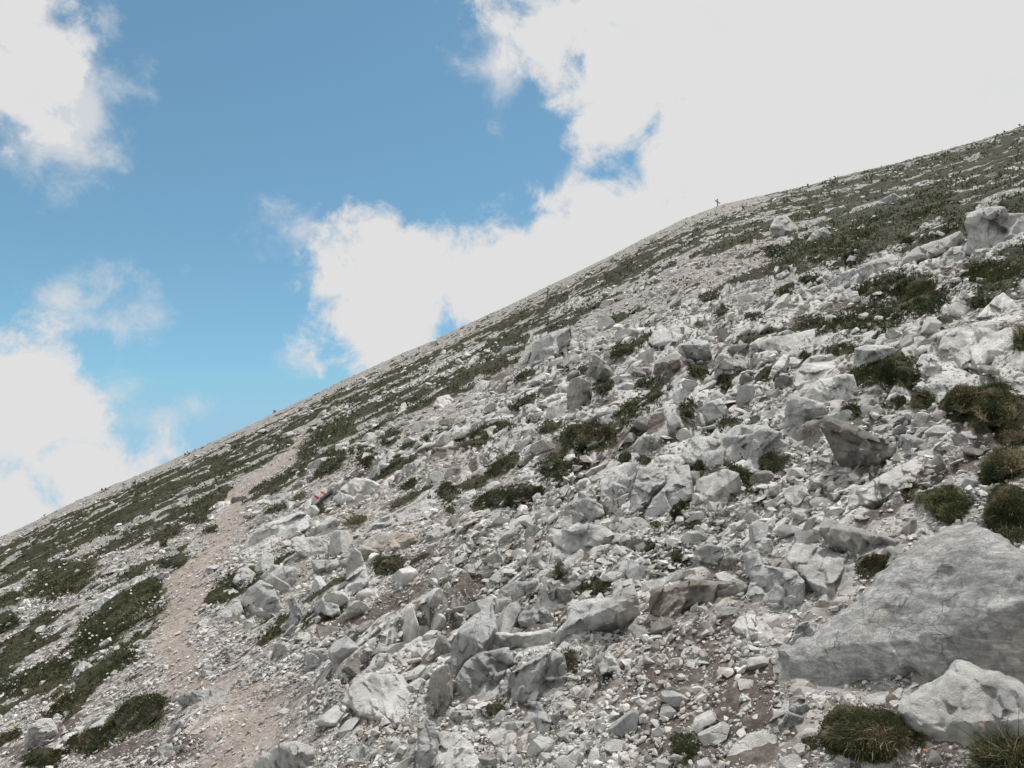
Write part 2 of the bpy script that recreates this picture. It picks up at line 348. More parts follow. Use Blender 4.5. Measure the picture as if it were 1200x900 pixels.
def plain(name, col, rough=0.7):
    m, nt, b = nodes_of(name, rough, 0.3); q = NB(nt)
    g = q.n('ShaderNodeNewGeometry').outputs['Position']
    c = q.mix(q.ramp(q.noise(g, 60, 5, 0.7), [(0.35, 0.0), (0.7, 0.6)]), col, tuple(k * 0.6 for k in col))
    nt.links.new(c, b.inputs['Base Color']); return m
M['turf'] = plain('dark_turf', (0.035, 0.03, 0.02))
M['petal'] = plain('white_petal', (0.78, 0.78, 0.74), 0.5)
M['yellow'] = plain('yellow_flower', (0.75, 0.55, 0.05))
M['orange'] = plain('orange_flower', (0.42, 0.14, 0.05))
M['red_paint'] = plain('red_paint', (0.55, 0.035, 0.06))
M['white_paint'] = plain('white_paint', (0.85, 0.85, 0.85))
M['wood'] = plain('grey_wood', (0.11, 0.10, 0.09))
M['root'] = plain('dead_root', (0.25, 0.22, 0.18))

# ------------------------------------------------------------------ mesh helpers
def mesh_np(name, V, T, mats, tone=None, mat_idx=None, smooth=False):
    me = bpy.data.meshes.new(name); V = np.asarray(V, np.float32); T = np.asarray(T, np.int32)
    me.vertices.add(len(V)); me.vertices.foreach_set('co', V.ravel())
    k = T.shape[1]
    me.loops.add(T.size); me.loops.foreach_set('vertex_index', T.ravel())
    me.polygons.add(len(T)); me.polygons.foreach_set('loop_start', np.arange(0, T.size, k, dtype=np.int32))
    me.polygons.foreach_set('loop_total', np.full(len(T), k, np.int32))
    if mat_idx is not None: me.polygons.foreach_set('material_index', np.asarray(mat_idx, np.int32))
    me.polygons.foreach_set('use_smooth', np.full(len(T), bool(smooth)))
    if tone is not None:
        at = me.attributes.new('tone', 'FLOAT', 'POINT'); at.data.foreach_set('value', np.asarray(tone, np.float32))
    me.update(calc_edges=True)
    for m in mats: me.materials.append(m)
    return me
def link(name, me, parent=None, loc=None):
    o = bpy.data.objects.new(name, me); COL.objects.link(o)
    if loc is not None: o.location = loc
    if parent is not None: o.parent = parent
    return o
def tag(o, label=None, cat=None, group=None, kind=None):
    if label: o['label'] = label
    if cat: o['category'] = cat
    if group: o['group'] = group
    if kind: o['kind'] = kind
    return o

# ------------------------------------------------------------------ ground sheet
P = np.stack([GX, GY, GZ], -1)
pxg, pyg, dg = project(P.reshape(-1, 3))
veg, path, soil = surf(pxg, pyg, GX.ravel(), GY.ravel(), dg)
rr_ = RR.ravel()
V = P.reshape(-1, 3).copy()
na, nr = len(az), len(rad)
fine = fbm(V[:, 0] / 0.06, V[:, 1] / 0.06, 3, 4)
V[:, 2] += (0.012 * fine * (1 - path * 0.7) + np.clip(0.004 * rr_, 0.02, 0.16) * veg * (0.7 + 1.2 * fbm(V[:, 0] / np.where(rr_ < 12, 0.22, 0.6), V[:, 1] / np.where(rr_ < 12, 0.22, 0.6), 3, 1))) * sstep(1, 2, rr_)
i, j = np.meshgrid(np.arange(na - 1), np.arange(nr - 1), indexing='ij')
a = (i * nr + j).ravel(); T = np.stack([a, a + 1, a + nr + 1, a + nr], 1)[:, ::-1]
me = mesh_np('mountain_slope', V, T, [M['ground']], smooth=True)
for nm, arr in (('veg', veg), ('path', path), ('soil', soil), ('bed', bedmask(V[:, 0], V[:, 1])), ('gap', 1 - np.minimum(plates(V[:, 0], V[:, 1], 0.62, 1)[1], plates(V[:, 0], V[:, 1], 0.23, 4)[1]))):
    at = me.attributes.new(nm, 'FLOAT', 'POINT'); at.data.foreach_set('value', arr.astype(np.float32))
tag(link('terrain', me), 'steep mountainside of pale rubble, brown soil and a narrow trodden path', kind='structure')
# small round cap under the camera closes the sheet
ang = np.linspace(0, 2 * np.pi, 41)[:-1]

#@ROCKS@
ROCKS = []
def R(adj, noun, poly, w=0.55, mat='rock', ridge=None, facets=5, amp=0.5, seed=None, ref=None, label=None, res=1.0, wt=0.22, chip=1.0):
    ROCKS.append(dict(adj=adj, noun=noun, poly=poly, w=w, mat=mat, ridge=ridge, facets=facets, amp=amp, seed=len(ROCKS) * 7 + 3 if seed is None else seed,
                      ref=ref, label=label, res=res, wt=wt, chip=chip))
# --- lower right
R('', 'boulder', [(896,796),(901,780),(910,760),(935,752),(952,752),(973,728),(985,712),(1010,695),(1035,665),(1046,660),(1068,642),(1090,627),(1117,615),(1140,619),(1170,630),(1205,648),(1260,690),(1290,760),(1270,830),(1180,850),(1080,830),(1077,802),(1033,810),(990,822),(942,830),(905,814)],
  w=0.60, mat='boulder', facets=7, amp=0.30, res=3.2, chip=0.10, ref='the huge lichen boulder', label='huge tilted grey boulder mottled with lichen, by far the largest rock', seed=11)
R('', 'rock', [(1050,838),(1052,825),(1080,805),(1105,790),(1120,776),(1135,775),(1155,783),(1175,785),(1195,800),(1230,830),(1230,880),(1190,892),(1140,889),(1110,880),(1085,868),(1062,855)],
  w=0.75, mat='rock_white', ridge=(1050,850,1215,842), res=1.8, amp=0.2, facets=2, chip=0.4, ref='the white block below the boulder', label='white rough block with grey underside propped below the huge boulder')
R('thin white', 'slab', [(1000,816),(1030,808),(1078,801),(1085,815),(1060,828),(1010,824)], w=0.4, mat='rock_white')
R('smooth rounded white', 'rock', [(848,873),(862,862),(885,853),(905,855),(925,868),(932,875),(918,888),(905,898),(880,897),(868,893),(850,885)], w=0.5, mat='rock_white', res=1.4, ref='the rounded white rock at the bottom', label='smooth rounded white rock left of the big grass clump at the bottom')
R('shaded grey', 'stone', [(895,852),(907,837),(925,833),(942,840),(944,857),(930,865),(917,858)], w=0.7)
R('small grey', 'stone', [(925,818),(940,815),(949,828),(945,841),(932,843),(925,832)], w=0.8)
R('round pale', 'stone', [(855,825),(858,815),(868,812),(878,817),(881,828),(876,837),(867,840),(858,835)], w=0.6, mat='rock_white')
R('bluish white', 'stone', [(797,770),(801,760),(812,756),(821,760),(827,770),(820,780),(808,782),(800,778)], w=0.6, mat='rock_white', label='bluish white angular stone at the right end of three in brown soil')
R('tan', 'stone', [(764,770),(768,766),(780,766),(784,774),(778,781),(768,782)], w=0.6, mat='rock_tan', label='pale cream stone at the left end of three in brown soil')
R('tan', 'stone', [(779,778),(788,771),(799,770),(801,779),(794,785),(782,785)], w=0.6, mat='rock_tan', label='tan stone in the middle of three in brown soil')
R('brown tinged', 'stone', [(818,762),(826,760),(830,768),(829,778),(822,780)], w=0.7, mat='rock_tan')
R('pointed triangular white', 'stone', [(709,762),(722,772),(731,789),(718,787),(708,791),(706,800),(702,780)], w=0.7, mat='rock_white', ref='the triangular white stone')
R('flat brownish', 'block', [(644,838),(668,827),(671,833),(665,843),(652,852),(647,848)], w=0.5, mat='rock')
R('upright pale', 'stone', [(611,835),(620,821),(632,823),(640,838),(647,850),(640,860),(624,860),(620,848)], w=0.8, mat='rock')
R('low rounded pale', 'rock', [(566,862),(575,850),(600,844),(620,846),(622,862),(610,868),(580,873)], w=0.45, mat='rock_white')
R('small cubic white', 'stone', [(543,855),(550,843),(562,843),(570,852),(567,865),(555,870),(546,865)], w=0.6, mat='rock_white')
R('white wedge shaped', 'stone', [(525,840),(530,833),(550,832),(557,838),(545,848),(532,852)], w=0.55, mat='rock_white', ridge=(525,842,557,839))
R('tall furrowed grey', 'rock', [(489,905),(489,850),(500,842),(510,845),(514,860),(511,880),(513,905)], w=0.8, facets=2, amp=0.3, res=1.3)
R('broad pale', 'rock', [(510,905),(509,868),(518,857),(535,858),(545,865),(560,880),(580,905)], w=0.6, mat='rock_white', res=1.4, ref='the pale rock at the bottom edge', label='broad pale cracked rock cut by the bottom edge below the outcrop')
R('', 'rock', [(529,832),(531,800),(545,775),(567,762),(597,757),(602,775),(592,790),(585,808),(587,830)], w=0.62, res=1.6, facets=5, label='left half of the pale split outcrop above the bottom edge')
R('', 'rock', [(583,830),(586,806),(599,786),(625,770),(650,761),(660,768),(672,793),(668,815),(650,826),(627,822),(612,824)], w=0.62, res=1.6, facets=5, ref='the pale split outcrop', label='right half of the pale split outcrop beside the daisy plant')
R('', 'rock_slab', [(649,759),(650,742),(664,727),(665,712),(682,702),(717,700),(720,685),(740,677),(746,697),(751,720),(747,727),(705,734),(685,747),(660,757)], w=1.0, mat='rock', ridge=(649,741,751,696), res=1.6, facets=1, amp=0.15, wt=0.12, ref='the slab with the dark front', label='thick slab with pale top and dark grey front face, left of the soil hollow')
R('', 'rock_slab', [(760,707),(762,690),(775,687),(795,682),(825,680),(870,681),(876,688),(872,700),(837,707),(812,712),(795,722),(775,726),(762,718)], w=1.0, mat='rock_dark', ridge=(760,690,876,682), res=1.6, facets=1, amp=0.15, wt=0.12, ref='the long dark slab', label='long dark grey slab jutting out above the brown soil hollow')
R('white flat', 'ledge', [(568,750),(578,740),(600,742),(625,740),(653,735),(650,755),(640,765),(615,764),(590,760),(575,760)], w=0.6, mat='rock_white', ridge=(568,756,653,746), res=1.2)
R('dark grey cubic', 'stone', [(641,696),(645,690),(655,687),(668,690),(676,700),(672,708),(655,713),(644,708)], w=0.9, mat='rock_dark', ridge=(641,692,676,693))
R('rounded buff', 'stone', [(605,722),(615,715),(640,714),(649,722),(648,735),(625,739),(608,732)], w=0.6)
R('', 'rock', [(399,822),(407,807),(425,792),(447,789),(470,789),(485,810),(489,825),(485,835),(472,850),(457,854),(447,845),(420,840),(415,832)], w=0.5, mat='rock_white', res=1.6, facets=3, amp=0.3, ridge=(399,836,489,838), ref='the broad flat pale rock', label='broad flat pale rock sunk in gravel right of the path')
R('smaller flat pale', 'slab', [(424,793),(435,775),(440,766),(455,765),(465,778),(471,790),(450,791)], w=0.35, mat='rock_white')
R('dark upright', 'rock', [(500,815),(503,798),(510,785),(525,777),(529,815),(525,838),(516,842),(510,830)], w=0.95, mat='rock_dark', facets=4)
R('grey angular', 'block', [(507,771),(509,757),(515,743),(522,745),(531,762),(528,769),(512,772)], w=0.9, mat='rock_dark')
R('pale sloping', 'ledge', [(527,790),(529,755),(540,735),(555,722),(578,706),(582,735),(575,747),(565,762),(545,776),(534,798)], w=0.5, res=1.3)
R('pale blocky', 'rock', [(580,705),(585,690),(600,682),(630,680),(633,690),(618,700),(612,715),(595,722),(580,722)], w=0.6)
R('', 'outcrop', [(621,682),(632,647),(645,620),(675,620),(687,612),(705,615),(720,625),(749,625),(737,636),(704,647),(697,657),(677,664),(655,670),(642,684)], w=0.5, res=2.0, facets=6, amp=0.6, ref='the sharp ridged outcrop', label='large sharp ridged pale outcrop with a shaded left flank in the middle')
R('grey wedge', 'rock', [(648,617),(657,600),(665,590),(690,581),(706,592),(709,602),(695,613),(675,622),(655,620)], w=0.75, mat='rock', res=1.2)
R('rough grey', 'rock', [(699,582),(704,562),(720,550),(745,539),(749,550),(743,565),(741,577),(730,590),(710,588)], w=0.55, facets=5)
R('', 'rock', [(741,607),(740,580),(745,560),(748,547),(778,547),(780,565),(765,580),(752,602)], w=0.6, res=1.3, label='upper left block of the outcrop split by a long dark crack')
R('', 'rock', [(752,606),(767,583),(782,567),(782,545),(808,544),(811,580),(797,592),(787,607),(778,617),(762,612)], w=0.6, res=1.5, ref='the cracked outcrop', label='big smooth block right of the long dark crack in the middle outcrop')
R('low grey', 'rock', [(722,622),(730,608),(750,606),(762,613),(766,622),(742,625)], w=0.5)
R('faceted grey', 'rock', [(703,600),(709,587),(730,582),(741,600),(735,607),(715,608)], w=0.7, mat='rock_dark')
R('pale faceted', 'rock', [(741,523),(750,512),(765,508),(772,518),(769,529),(758,534),(747,532)], w=0.6)
R('flat buff', 'block', [(764,546),(767,536),(780,532),(796,534),(798,545),(785,549),(770,549)], w=0.5)
R('wide pale', 'rock', [(797,471),(808,460),(830,456),(836,466),(828,475),(805,475)], w=0.5, mat='rock_white')
R('', 'rock', [(817,497),(819,480),(828,472),(845,466),(852,478),(850,491),(838,495),(824,499)], w=0.7, ref='the blocky pale rock', label='blocky pale rock with a shaded left side above green turf')
R('', 'outcrop', [(842,522),(850,510),(860,500),(880,498),(900,499),(918,508),(923,530),(917,546),(890,560),(865,552),(848,542)], w=0.55, facets=6, amp=0.6, res=1.6, ref='the broad grey outcrop', label='broad grey outcrop with dark hollows right of the middle')
R('angular pale', 'rock', [(798,534),(812,512),(830,511),(852,520),(850,547),(830,547),(805,542)], w=0.55, facets=5, res=1.2)
R('white square', 'rock', [(814,590),(816,562),(835,555),(850,549),(867,555),(866,572),(858,592),(840,594),(822,594)], w=0.65, mat='rock_white', res=1.2, ref='the square white rock')
R('dark flat', 'slab', [(825,618),(835,603),(848,596),(856,598),(853,606),(838,613)], w=0.8, mat='rock_dark')
R('', 'boulder', [(960,502),(967,487),(982,490),(1005,500),(1050,521),(1050,532),(1030,546),(992,553),(982,542),(970,518)], w=0.98, mat='rock_dark', ridge=(960,500,1051,524), res=1.6, facets=2, amp=0.35, wt=0.12, ref='the brown faced boulder', label='wedge shaped boulder with pale top and brown vertical front')
R('faceted pale', 'rock', [(919,492),(921,470),(926,463),(950,468),(965,472),(970,482),(960,492),(945,495),(935,506),(922,502)], w=0.7, facets=4, ridge=(919,478,970,480))
R('shaded blocky', 'rock', [(925,520),(930,503),(945,494),(960,492),(968,505),(965,520),(950,528),(935,526)], w=0.9, mat='rock_dark')
R('pale domed', 'rock', [(940,466),(955,447),(980,440),(1000,438),(1005,460),(985,478),(960,482),(945,476)], w=0.45, mat='rock_white', res=1.2)
R('pale rounded', 'rock', [(929,450),(940,425),(950,418),(975,414),(983,430),(975,446),(960,456),(940,462)], w=0.5, mat='rock_white', res=1.2)
R('', 'rock_slab', [(993,583),(1007,571),(1040,553),(1075,534),(1087,537),(1086,547),(1075,554),(1072,564),(1055,571),(1040,584),(1015,594),(995,597)], w=0.42, mat='rock_white', res=1.4, facets=2, amp=0.3, ref='the long white slab', label='long white slab lying diagonally above the grey overhanging slab')
R('', 'rock_slab', [(959,623),(966,606),(982,612),(1020,622),(1050,631),(1078,636),(1070,646),(1050,657),(1025,652),(995,648),(975,636)], w=0.98, mat='rock', ridge=(960,616,1078,639), res=1.4, facets=1, amp=0.2, wt=0.15, ref='the overhanging grey slab', label='grey slab with pale top overhanging just above the huge boulder')
R('', 'rock', [(922,655),(933,636),(957,640),(1003,656),(1014,684),(995,708),(974,719),(957,703),(943,678),(933,668)], w=0.7, mat='rock_white', facets=6, amp=0.7, res=1.6, ref='the blocky white rock by the boulder', label='blocky white rock with angular faces left of the huge boulder')
R('', 'rock', [(871,650),(887,644),(893,662),(915,664),(933,668),(944,681),(941,711),(920,720),(883,711),(871,697),(879,680)], w=0.75, mat='rock', facets=5, amp=0.5, res=1.4, label='pitted pale rock at the right end of the long dark slab')
R('upright pale', 'stone', [(884,640),(893,629),(904,632),(905,645),(898,656),(887,654)], w=0.8, mat='rock_white')
R('bluish oval', 'stone', [(850,645),(853,638),(862,636),(870,641),(869,650),(860,654),(852,651)], w=0.6)
R('dark grey oval', 'stone', [(843,662),(848,653),(858,650),(868,655),(869,664),(860,670),(848,668)], w=0.8, mat='rock_dark')
R('brownish blocky', 'rock', [(811,655),(815,643),(828,638),(846,639),(847,652),(838,662),(825,667),(812,663)], w=0.85, mat='rock', ridge=(811,646,847,642))
R('low rounded pale', 'rock', [(858,735),(866,724),(880,719),(900,718),(925,720),(934,735),(915,751),(880,747),(862,742)], w=0.45, mat='rock_white', res=1.3, facets=4)
R('small shaded', 'rock', [(929,747),(935,731),(947,727),(954,740),(951,753),(936,758)], w=0.75)
R('flat cream', 'stone', [(795,678),(800,668),(815,665),(824,669),(824,678),(810,680)], w=0.45, mat='rock_tan')
R('small flat', 'stone', [(1005,672),(1015,666),(1030,662),(1045,652),(1060,650),(1050,665),(1030,672)], w=0.7)
# --- left and lower left
R('', 'rock_slab', [(421,648),(425,635),(440,626),(460,624),(485,624),(490,634),(482,640),(450,648),(432,658),(423,661)], w=0.6, mat='rock_tan', ridge=(421,654,490,632), ref='the tan stained slab', label='tilted slab with a tan stain and shaded underside above a bush', res=1.2)
R('grey sloping', 'rock', [(404,662),(415,641),(423,646),(428,660),(431,682),(420,701),(408,692)], w=0.7, res=1.2)
R('pale smooth', 'rock', [(418,630),(440,610),(480,590),(500,575),(515,572),(519,590),(500,602),(475,612),(455,624),(435,630)], w=0.5, mat='rock', res=1.4, facets=4, ref='the long pale ledge', label='long smooth pale ledge rising diagonally to a dark shrub')
R('', 'rock', [(340,632),(347,629),(365,629),(383,632),(382,652),(365,655),(347,650),(343,642)], w=0.55, mat='rock_white', ridge=(340,645,383,649), facets=1, amp=0.15, ref='the white box shaped rock', label='white box shaped flat rock right of the path')
R('flat grey', 'block', [(364,656),(395,656),(406,665),(390,673),(368,676)], w=0.6, ridge=(364,666,406,664))
R('long pale', 'block', [(360,626),(385,604),(398,609),(401,618),(380,629),(364,632)], w=0.6, ridge=(360,626,401,612))
R('', 'outcrop', [(266,644),(287,637),(300,622),(317,611),(353,599),(363,604),(360,621),(335,634),(315,648),(297,659),(277,655)], w=0.5, facets=6, amp=0.6, res=1.6, ref='the rough outcrop by the path', label='rough pale outcrop along the right edge of the path')
R('', 'rock', [(304,676),(320,662),(347,665),(353,688),(336,702),(322,694)], w=0.7, facets=5, amp=0.6, res=1.2, ref='the broken rock pile', label='largest rough rock on top of the broken pile beside the path')
R('dark undersided', 'rock', [(281,707),(290,690),(305,679),(320,686),(328,706),(335,713),(325,726),(300,723)], w=0.95, mat='rock', ridge=(281,703,335,705), facets=3)
R('small white', 'stone', [(254,698),(262,692),(273,689),(284,697),(280,704),(267,706)], w=0.7, mat='rock_white')
R('pale jagged', 'rock', [(272,682),(280,667),(290,664),(301,673),(295,684),(281,691)], w=0.7)
R('pale leaning', 'rock', [(252,734),(260,717),(281,702),(285,717),(281,734),(267,738)], w=0.6, res=1.1)
R('small white oval', 'stone', [(231,730),(236,723),(244,726),(248,731),(242,736),(234,734)], w=0.5, mat='rock_white')
R('flat white', 'stone', [(228,742),(234,735),(245,737),(244,741),(236,743)], w=0.4, mat='rock_white')
R('pyramid shaped pale', 'rock', [(354,731),(367,710),(377,701),(397,709),(398,717),(383,728),(363,732)], w=0.75, facets=3, amp=0.6)
R('thin upright', 'stone', [(331,737),(340,722),(337,702),(345,697),(352,712),(349,728),(343,735)], w=0.9)
R('pale chunky', 'rock', [(283,740),(287,728),(297,722),(300,733),(296,740)], w=0.7, mat='rock_white')
R('grey angular', 'stone', [(356,771),(362,762),(382,759),(387,775),(375,783),(360,783)], w=0.8, ridge=(356,768,387,768))
R('thin leaning', 'stone', [(387,775),(392,771),(398,780),(400,796),(393,794)], w=0.9)
R('pale jagged', 'stone', [(316,775),(322,755),(333,751),(340,762),(338,771),(325,778)], w=0.8)
R('pale faceted', 'stone', [(345,752),(350,742),(362,740),(366,749),(358,756)], w=0.7)
R('', 'rock', [(298,890),(330,870),(347,867),(367,875),(368,890),(363,905),(298,905)], w=0.6, mat='rock', ridge=(298,884,368,884), res=1.2, ref='the pale rock on the path', label='pale rock with a shaded front half buried in the path at the bottom')
R('grey', 'stone', [(408,885),(411,873),(422,870),(432,875),(434,886),(424,893),(412,892)], w=0.6)
R('pale split', 'stone', [(441,881),(450,868),(462,861),(472,870),(472,881),(460,889)], w=0.6, mat='rock_white')
R('flat tan', 'slab', [(210,856),(225,845),(250,838),(266,839),(250,850),(232,860),(220,861)], w=0.5, mat='rock_tan', ref='the tan slab on the path')
R('small grey', 'block', [(198,863),(200,849),(215,841),(219,850),(210,861)], w=0.8)
R('low flat pale', 'rock', [(206,820),(215,811),(245,807),(275,809),(279,822),(255,827),(230,829),(215,826)], w=0.5, ridge=(206,820,279,824))
R('jagged', 'stone', [(178,892),(183,878),(195,871),(203,874),(200,888),(190,895)], w=0.8, mat='rock')
R('small pale', 'stone', [(200,885),(205,875),(216,872),(213,883),(205,888)], w=0.6)
R('', 'rock', [(28,870),(33,855),(45,843),(60,841),(67,852),(68,861),(55,873),(40,882),(31,884)], w=0.75, mat='rock_white', facets=4, amp=0.6, ref='the white faceted rock', label='white sharply faceted rock above the lower left cushion plants')
R('small white', 'slab', [(146,686),(153,680),(160,675),(172,676),(176,683),(160,686)], w=0.4, mat='rock_white')
R('small grey', 'slab', [(176,683),(180,672),(198,669),(201,678),(190,683)], w=0.6)
R('pale rough', 'rock', [(104,720),(107,705),(120,699),(138,691),(141,700),(136,712),(125,719),(110,724)], w=0.55, mat='rock', res=1.1, ref='the rough rock in the green mat')
R('pale triangular', 'rock', [(83,794),(88,783),(98,774),(109,780),(105,786),(90,794)], w=0.5)
R('round white', 'stone', [(25,707),(28,702),(33,702),(36,706),(32,710),(27,710)], w=0.6, mat='rock_white')
R('flat grey', 'slab', [(270,588),(272,582),(288,580),(292,586),(283,591)], w=0.9, mat='rock_dark')
R('flat pale', 'slab', [(244,598),(255,588),(270,587),(268,596),(255,600)], w=0.4, mat='rock_white')
R('', 'rock', [(354,592),(367,581),(377,573),(392,565),(396,567),(388,575),(380,581),(374,588),(368,594),(357,598)], w=0.6, mat='rock', facets=1, amp=0.1, res=1.3, ref='the rock with the painted mark', label='long pale rock bearing the red and white painted trail mark')
R('broad pale', 'rock', [(391,586),(400,570),(415,560),(430,561),(446,568),(441,581),(425,593),(405,599)], w=0.45, mat='rock_white', facets=5, res=1.2)
R('low pale', 'slab', [(309,588),(325,579),(350,574),(358,578),(350,586),(330,589),(315,592)], w=0.45)
R('pale rugged', 'rock', [(357,554),(362,543),(378,536),(393,535),(389,546),(375,553),(360,556)], w=0.5, facets=4)
# --- upper middle
R('', 'outcrop', [(600,447),(597,440),(615,420),(627,400),(645,391),(669,382),(669,400),(656,407),(640,424),(625,430),(614,440)], w=0.45, facets=5, amp=0.5, res=1.5, ref='the whale backed outcrop', label='long whale backed pale outcrop rising diagonally from the green turf')
R('knobbly pale', 'rock', [(637,423),(640,406),(654,405),(652,415),(643,422)], w=0.6)
R('rounded pale', 'rock', [(677,405),(682,385),(697,381),(703,395),(695,400),(686,405)], w=0.7)
R('', 'boulder', [(688,438),(692,415),(697,414),(708,423),(723,441),(710,447),(695,448)], w=0.95, mat='rock_dark', facets=3, amp=0.7, ref='the dark pointed boulder', label='dark pointed boulder standing in the rubble')
R('', 'boulder', [(665,478),(664,458),(668,446),(678,441),(692,447),(692,455),(687,467),(681,481),(672,482)], w=1.0, mat='rock_dark', facets=3, amp=0.4, ref='the dark brown upright boulder', label='dark brown upright boulder, rounded on top')
R('dark low', 'slab', [(626,466),(632,455),(650,451),(661,454),(651,463),(635,467)], w=0.9, mat='rock_dark')
R('pale flat', 'slab', [(628,475),(640,466),(656,460),(666,461),(664,470),(645,477)], w=0.35, mat='rock_white')
R('wide pale', 'rock', [(760,401),(765,388),(778,384),(801,392),(796,402),(780,406),(765,406)], w=0.6)
R('dark rounded', 'rock', [(765,438),(768,425),(780,417),(796,414),(798,425),(790,436),(780,441)], w=0.9, mat='rock_dark', ridge=(765,428,798,420))
R('pale blocky', 'rock', [(794,406),(812,397),(830,399),(833,412),(820,423),(800,421)], w=0.75, ridge=(794,408,833,405))
R('standing pale', 'rock', [(836,441),(838,422),(846,412),(858,418),(861,430),(856,443),(842,447)], w=0.8, ref='the standing pale rock', label='pale rounded rock standing upright beside a dark hollow')
R('dark fronted', 'slab', [(851,411),(858,404),(875,402),(889,408),(889,421),(878,418),(865,413)], w=0.95, mat='rock_dark')
R('small pale', 'rock', [(856,424),(862,415),(873,418),(876,432),(862,436)], w=0.8)
R('', 'boulder', [(901,268),(910,254),(922,253),(940,270),(930,276),(907,281)], w=0.8, facets=3, amp=0.6, ref='the pale pyramid boulder', label='pale pyramid shaped boulder on the green upper slope')
R('small pale', 'stone', [(913,290),(917,278),(928,280),(927,288),(918,292)], w=0.7, mat='rock_white')
R('grey rough', 'rock', [(944,284),(955,270),(966,265),(976,275),(971,283),(955,286)], w=0.8)
R('tilted pale', 'rock', [(1021,244),(1030,235),(1048,226),(1058,233),(1050,241),(1030,246)], w=0.7, ref='the tilted rock on the upper slope')
R('', 'boulder', [(1126,298),(1135,275),(1131,262),(1135,250),(1150,242),(1178,242),(1181,250),(1200,250),(1213,265),(1205,277),(1185,286),(1165,297),(1140,301)], w=0.8, mat='rock', facets=6, amp=0.5, res=1.5, ref='the big pale boulder up the slope', label='big pale boulder with pitted front high on the right of the slope')
R('rounded pale', 'rock', [(1096,313),(1105,300),(1115,290),(1128,288),(1134,300),(1126,309),(1115,313),(1100,317)], w=0.65)
R('broken pale', 'outcrop', [(1060,302),(1075,288),(1100,282),(1125,271),(1131,280),(1110,296),(1090,304),(1070,310),(1052,315)], w=0.5, facets=6, amp=0.6, res=1.2)
R('long low', 'outcrop', [(1003,317),(1015,308),(1045,297),(1056,305),(1040,319),(1020,324),(1008,324)], w=0.45, facets=5, amp=0.6)
R('grey lumpy', 'rock', [(969,334),(985,320),(1000,314),(1014,320),(1009,331),(990,336),(975,339)], w=0.6, facets=4)
R('', 'rock', [(1140,375),(1155,360),(1165,348),(1175,343),(1190,355),(1199,360),(1199,373),(1175,380),(1155,382)], w=0.6, mat='rock_white', facets=5, amp=0.6, res=1.2, ref='the peaked white rock', label='peaked white rock at the right edge of the picture')
R('', 'rock_slab', [(1099,412),(1105,395),(1120,385),(1150,382),(1168,388),(1190,382),(1205,395),(1175,422),(1150,432),(1120,434),(1104,430)], w=0.42, mat='rock_white', facets=3, amp=0.3, res=1.4, ref='the wide smooth slab', label='wide smooth pale slab just below the peaked white rock')
R('', 'rock', [(999,432),(1001,408),(1015,404),(1040,404),(1053,410),(1049,421),(1030,426),(1010,432)], w=0.85, ridge=(999,412,1053,410), ref='the pale block over the dark shrub', label='pale block with squared front just above a dark shrub')
R('pale cracked', 'rock', [(1071,431),(1080,415),(1095,414),(1104,428),(1099,439),(1085,441)], w=0.5, mat='rock_white')
R('narrow white', 'slab', [(1084,276),(1090,268),(1111,260),(1109,268),(1095,277)], w=0.4, mat='rock_white')
R('tiny white pointed', 'stone', [(1122,349),(1130,340),(1136,347),(1131,351)], w=0.8, mat='rock_white')
R('cubic white', 'stone', [(985,351),(987,342),(1005,341),(1008,350),(1000,354),(988,353)], w=0.6, mat='rock_white')
R('tilted thin', 'slab', [(900,331),(910,322),(922,316),(925,320),(912,331),(905,334)], w=0.6)
R('flat pale', 'slab', [(1070,452),(1090,449),(1120,449),(1123,460),(1110,466),(1095,461),(1080,458)], w=0.6, ridge=(1070,453,1123,458))
R('smooth buff', 'rock', [(1051,527),(1055,510),(1065,508),(1080,514),(1092,524),(1072,531),(1058,535)], w=0.55)
R('small upright white', 'stone', [(1104,526),(1108,518),(1114,512),(1120,525),(1112,534),(1107,533)], w=0.8, mat='rock_white')
R('rounded pale', 'rock', [(1181,445),(1190,422),(1202,412),(1225,415),(1225,442),(1200,450)], w=0.5, mat='rock_white')
R('grey stone', 'stone', [(905,402),(912,390),(925,386),(935,391),(928,401),(915,405)], w=0.7)
R('pale flat', 'rock', [(925,415),(920,428),(903,448),(900,444),(905,430),(918,415)], w=0.4, mat='rock_white')
R('wide pale', 'rock', [(878,405),(890,395),(925,392),(960,385),(1000,388),(1010,400),(985,402),(940,410),(900,414)], w=0.35, mat='rock_white', res=1.2, facets=5)
R('pale', 'rock', [(507,447+30),(512,466),(525,462),(533,470),(522,478)], w=0.5, mat='rock_white')
R('squat pale', 'rock', [(586,412),(590,406),(602,406),(607,410),(598,415),(588,416)], w=0.8, ref='the squat rock in the turf', label='squat pale rock alone in the green turf left of the whale backed outcrop')
R('pale', 'rock', [(551,462),(557,450),(565,445),(575,447),(570,455),(560,463)], w=0.5, mat='rock_white')
R('dark hollowed', 'rock', [(504,536),(506,524),(520,524),(535,522),(540,527),(530,534),(515,541)], w=1.0, mat='rock_dark')
R('pale angular', 'rock', [(470,556),(473,545),(490,540),(499,542),(496,550),(485,557)], w=0.7)
R('pale humped', 'rock', [(556,513),(565,504),(580,498),(592,501),(588,510),(570,514)], w=0.4, mat='rock_white')
R('pale cylindrical', 'rock', [(535,590),(545,577),(556,573),(559,579),(548,589),(538,593)], w=0.5, mat='rock_white')
R('pale faceted', 'rock', [(496,638),(500,625),(515,615),(528,616),(530,628),(515,636),(502,640)], w=0.7, ridge=(496,632,530,626))
#@ENDROCKS@

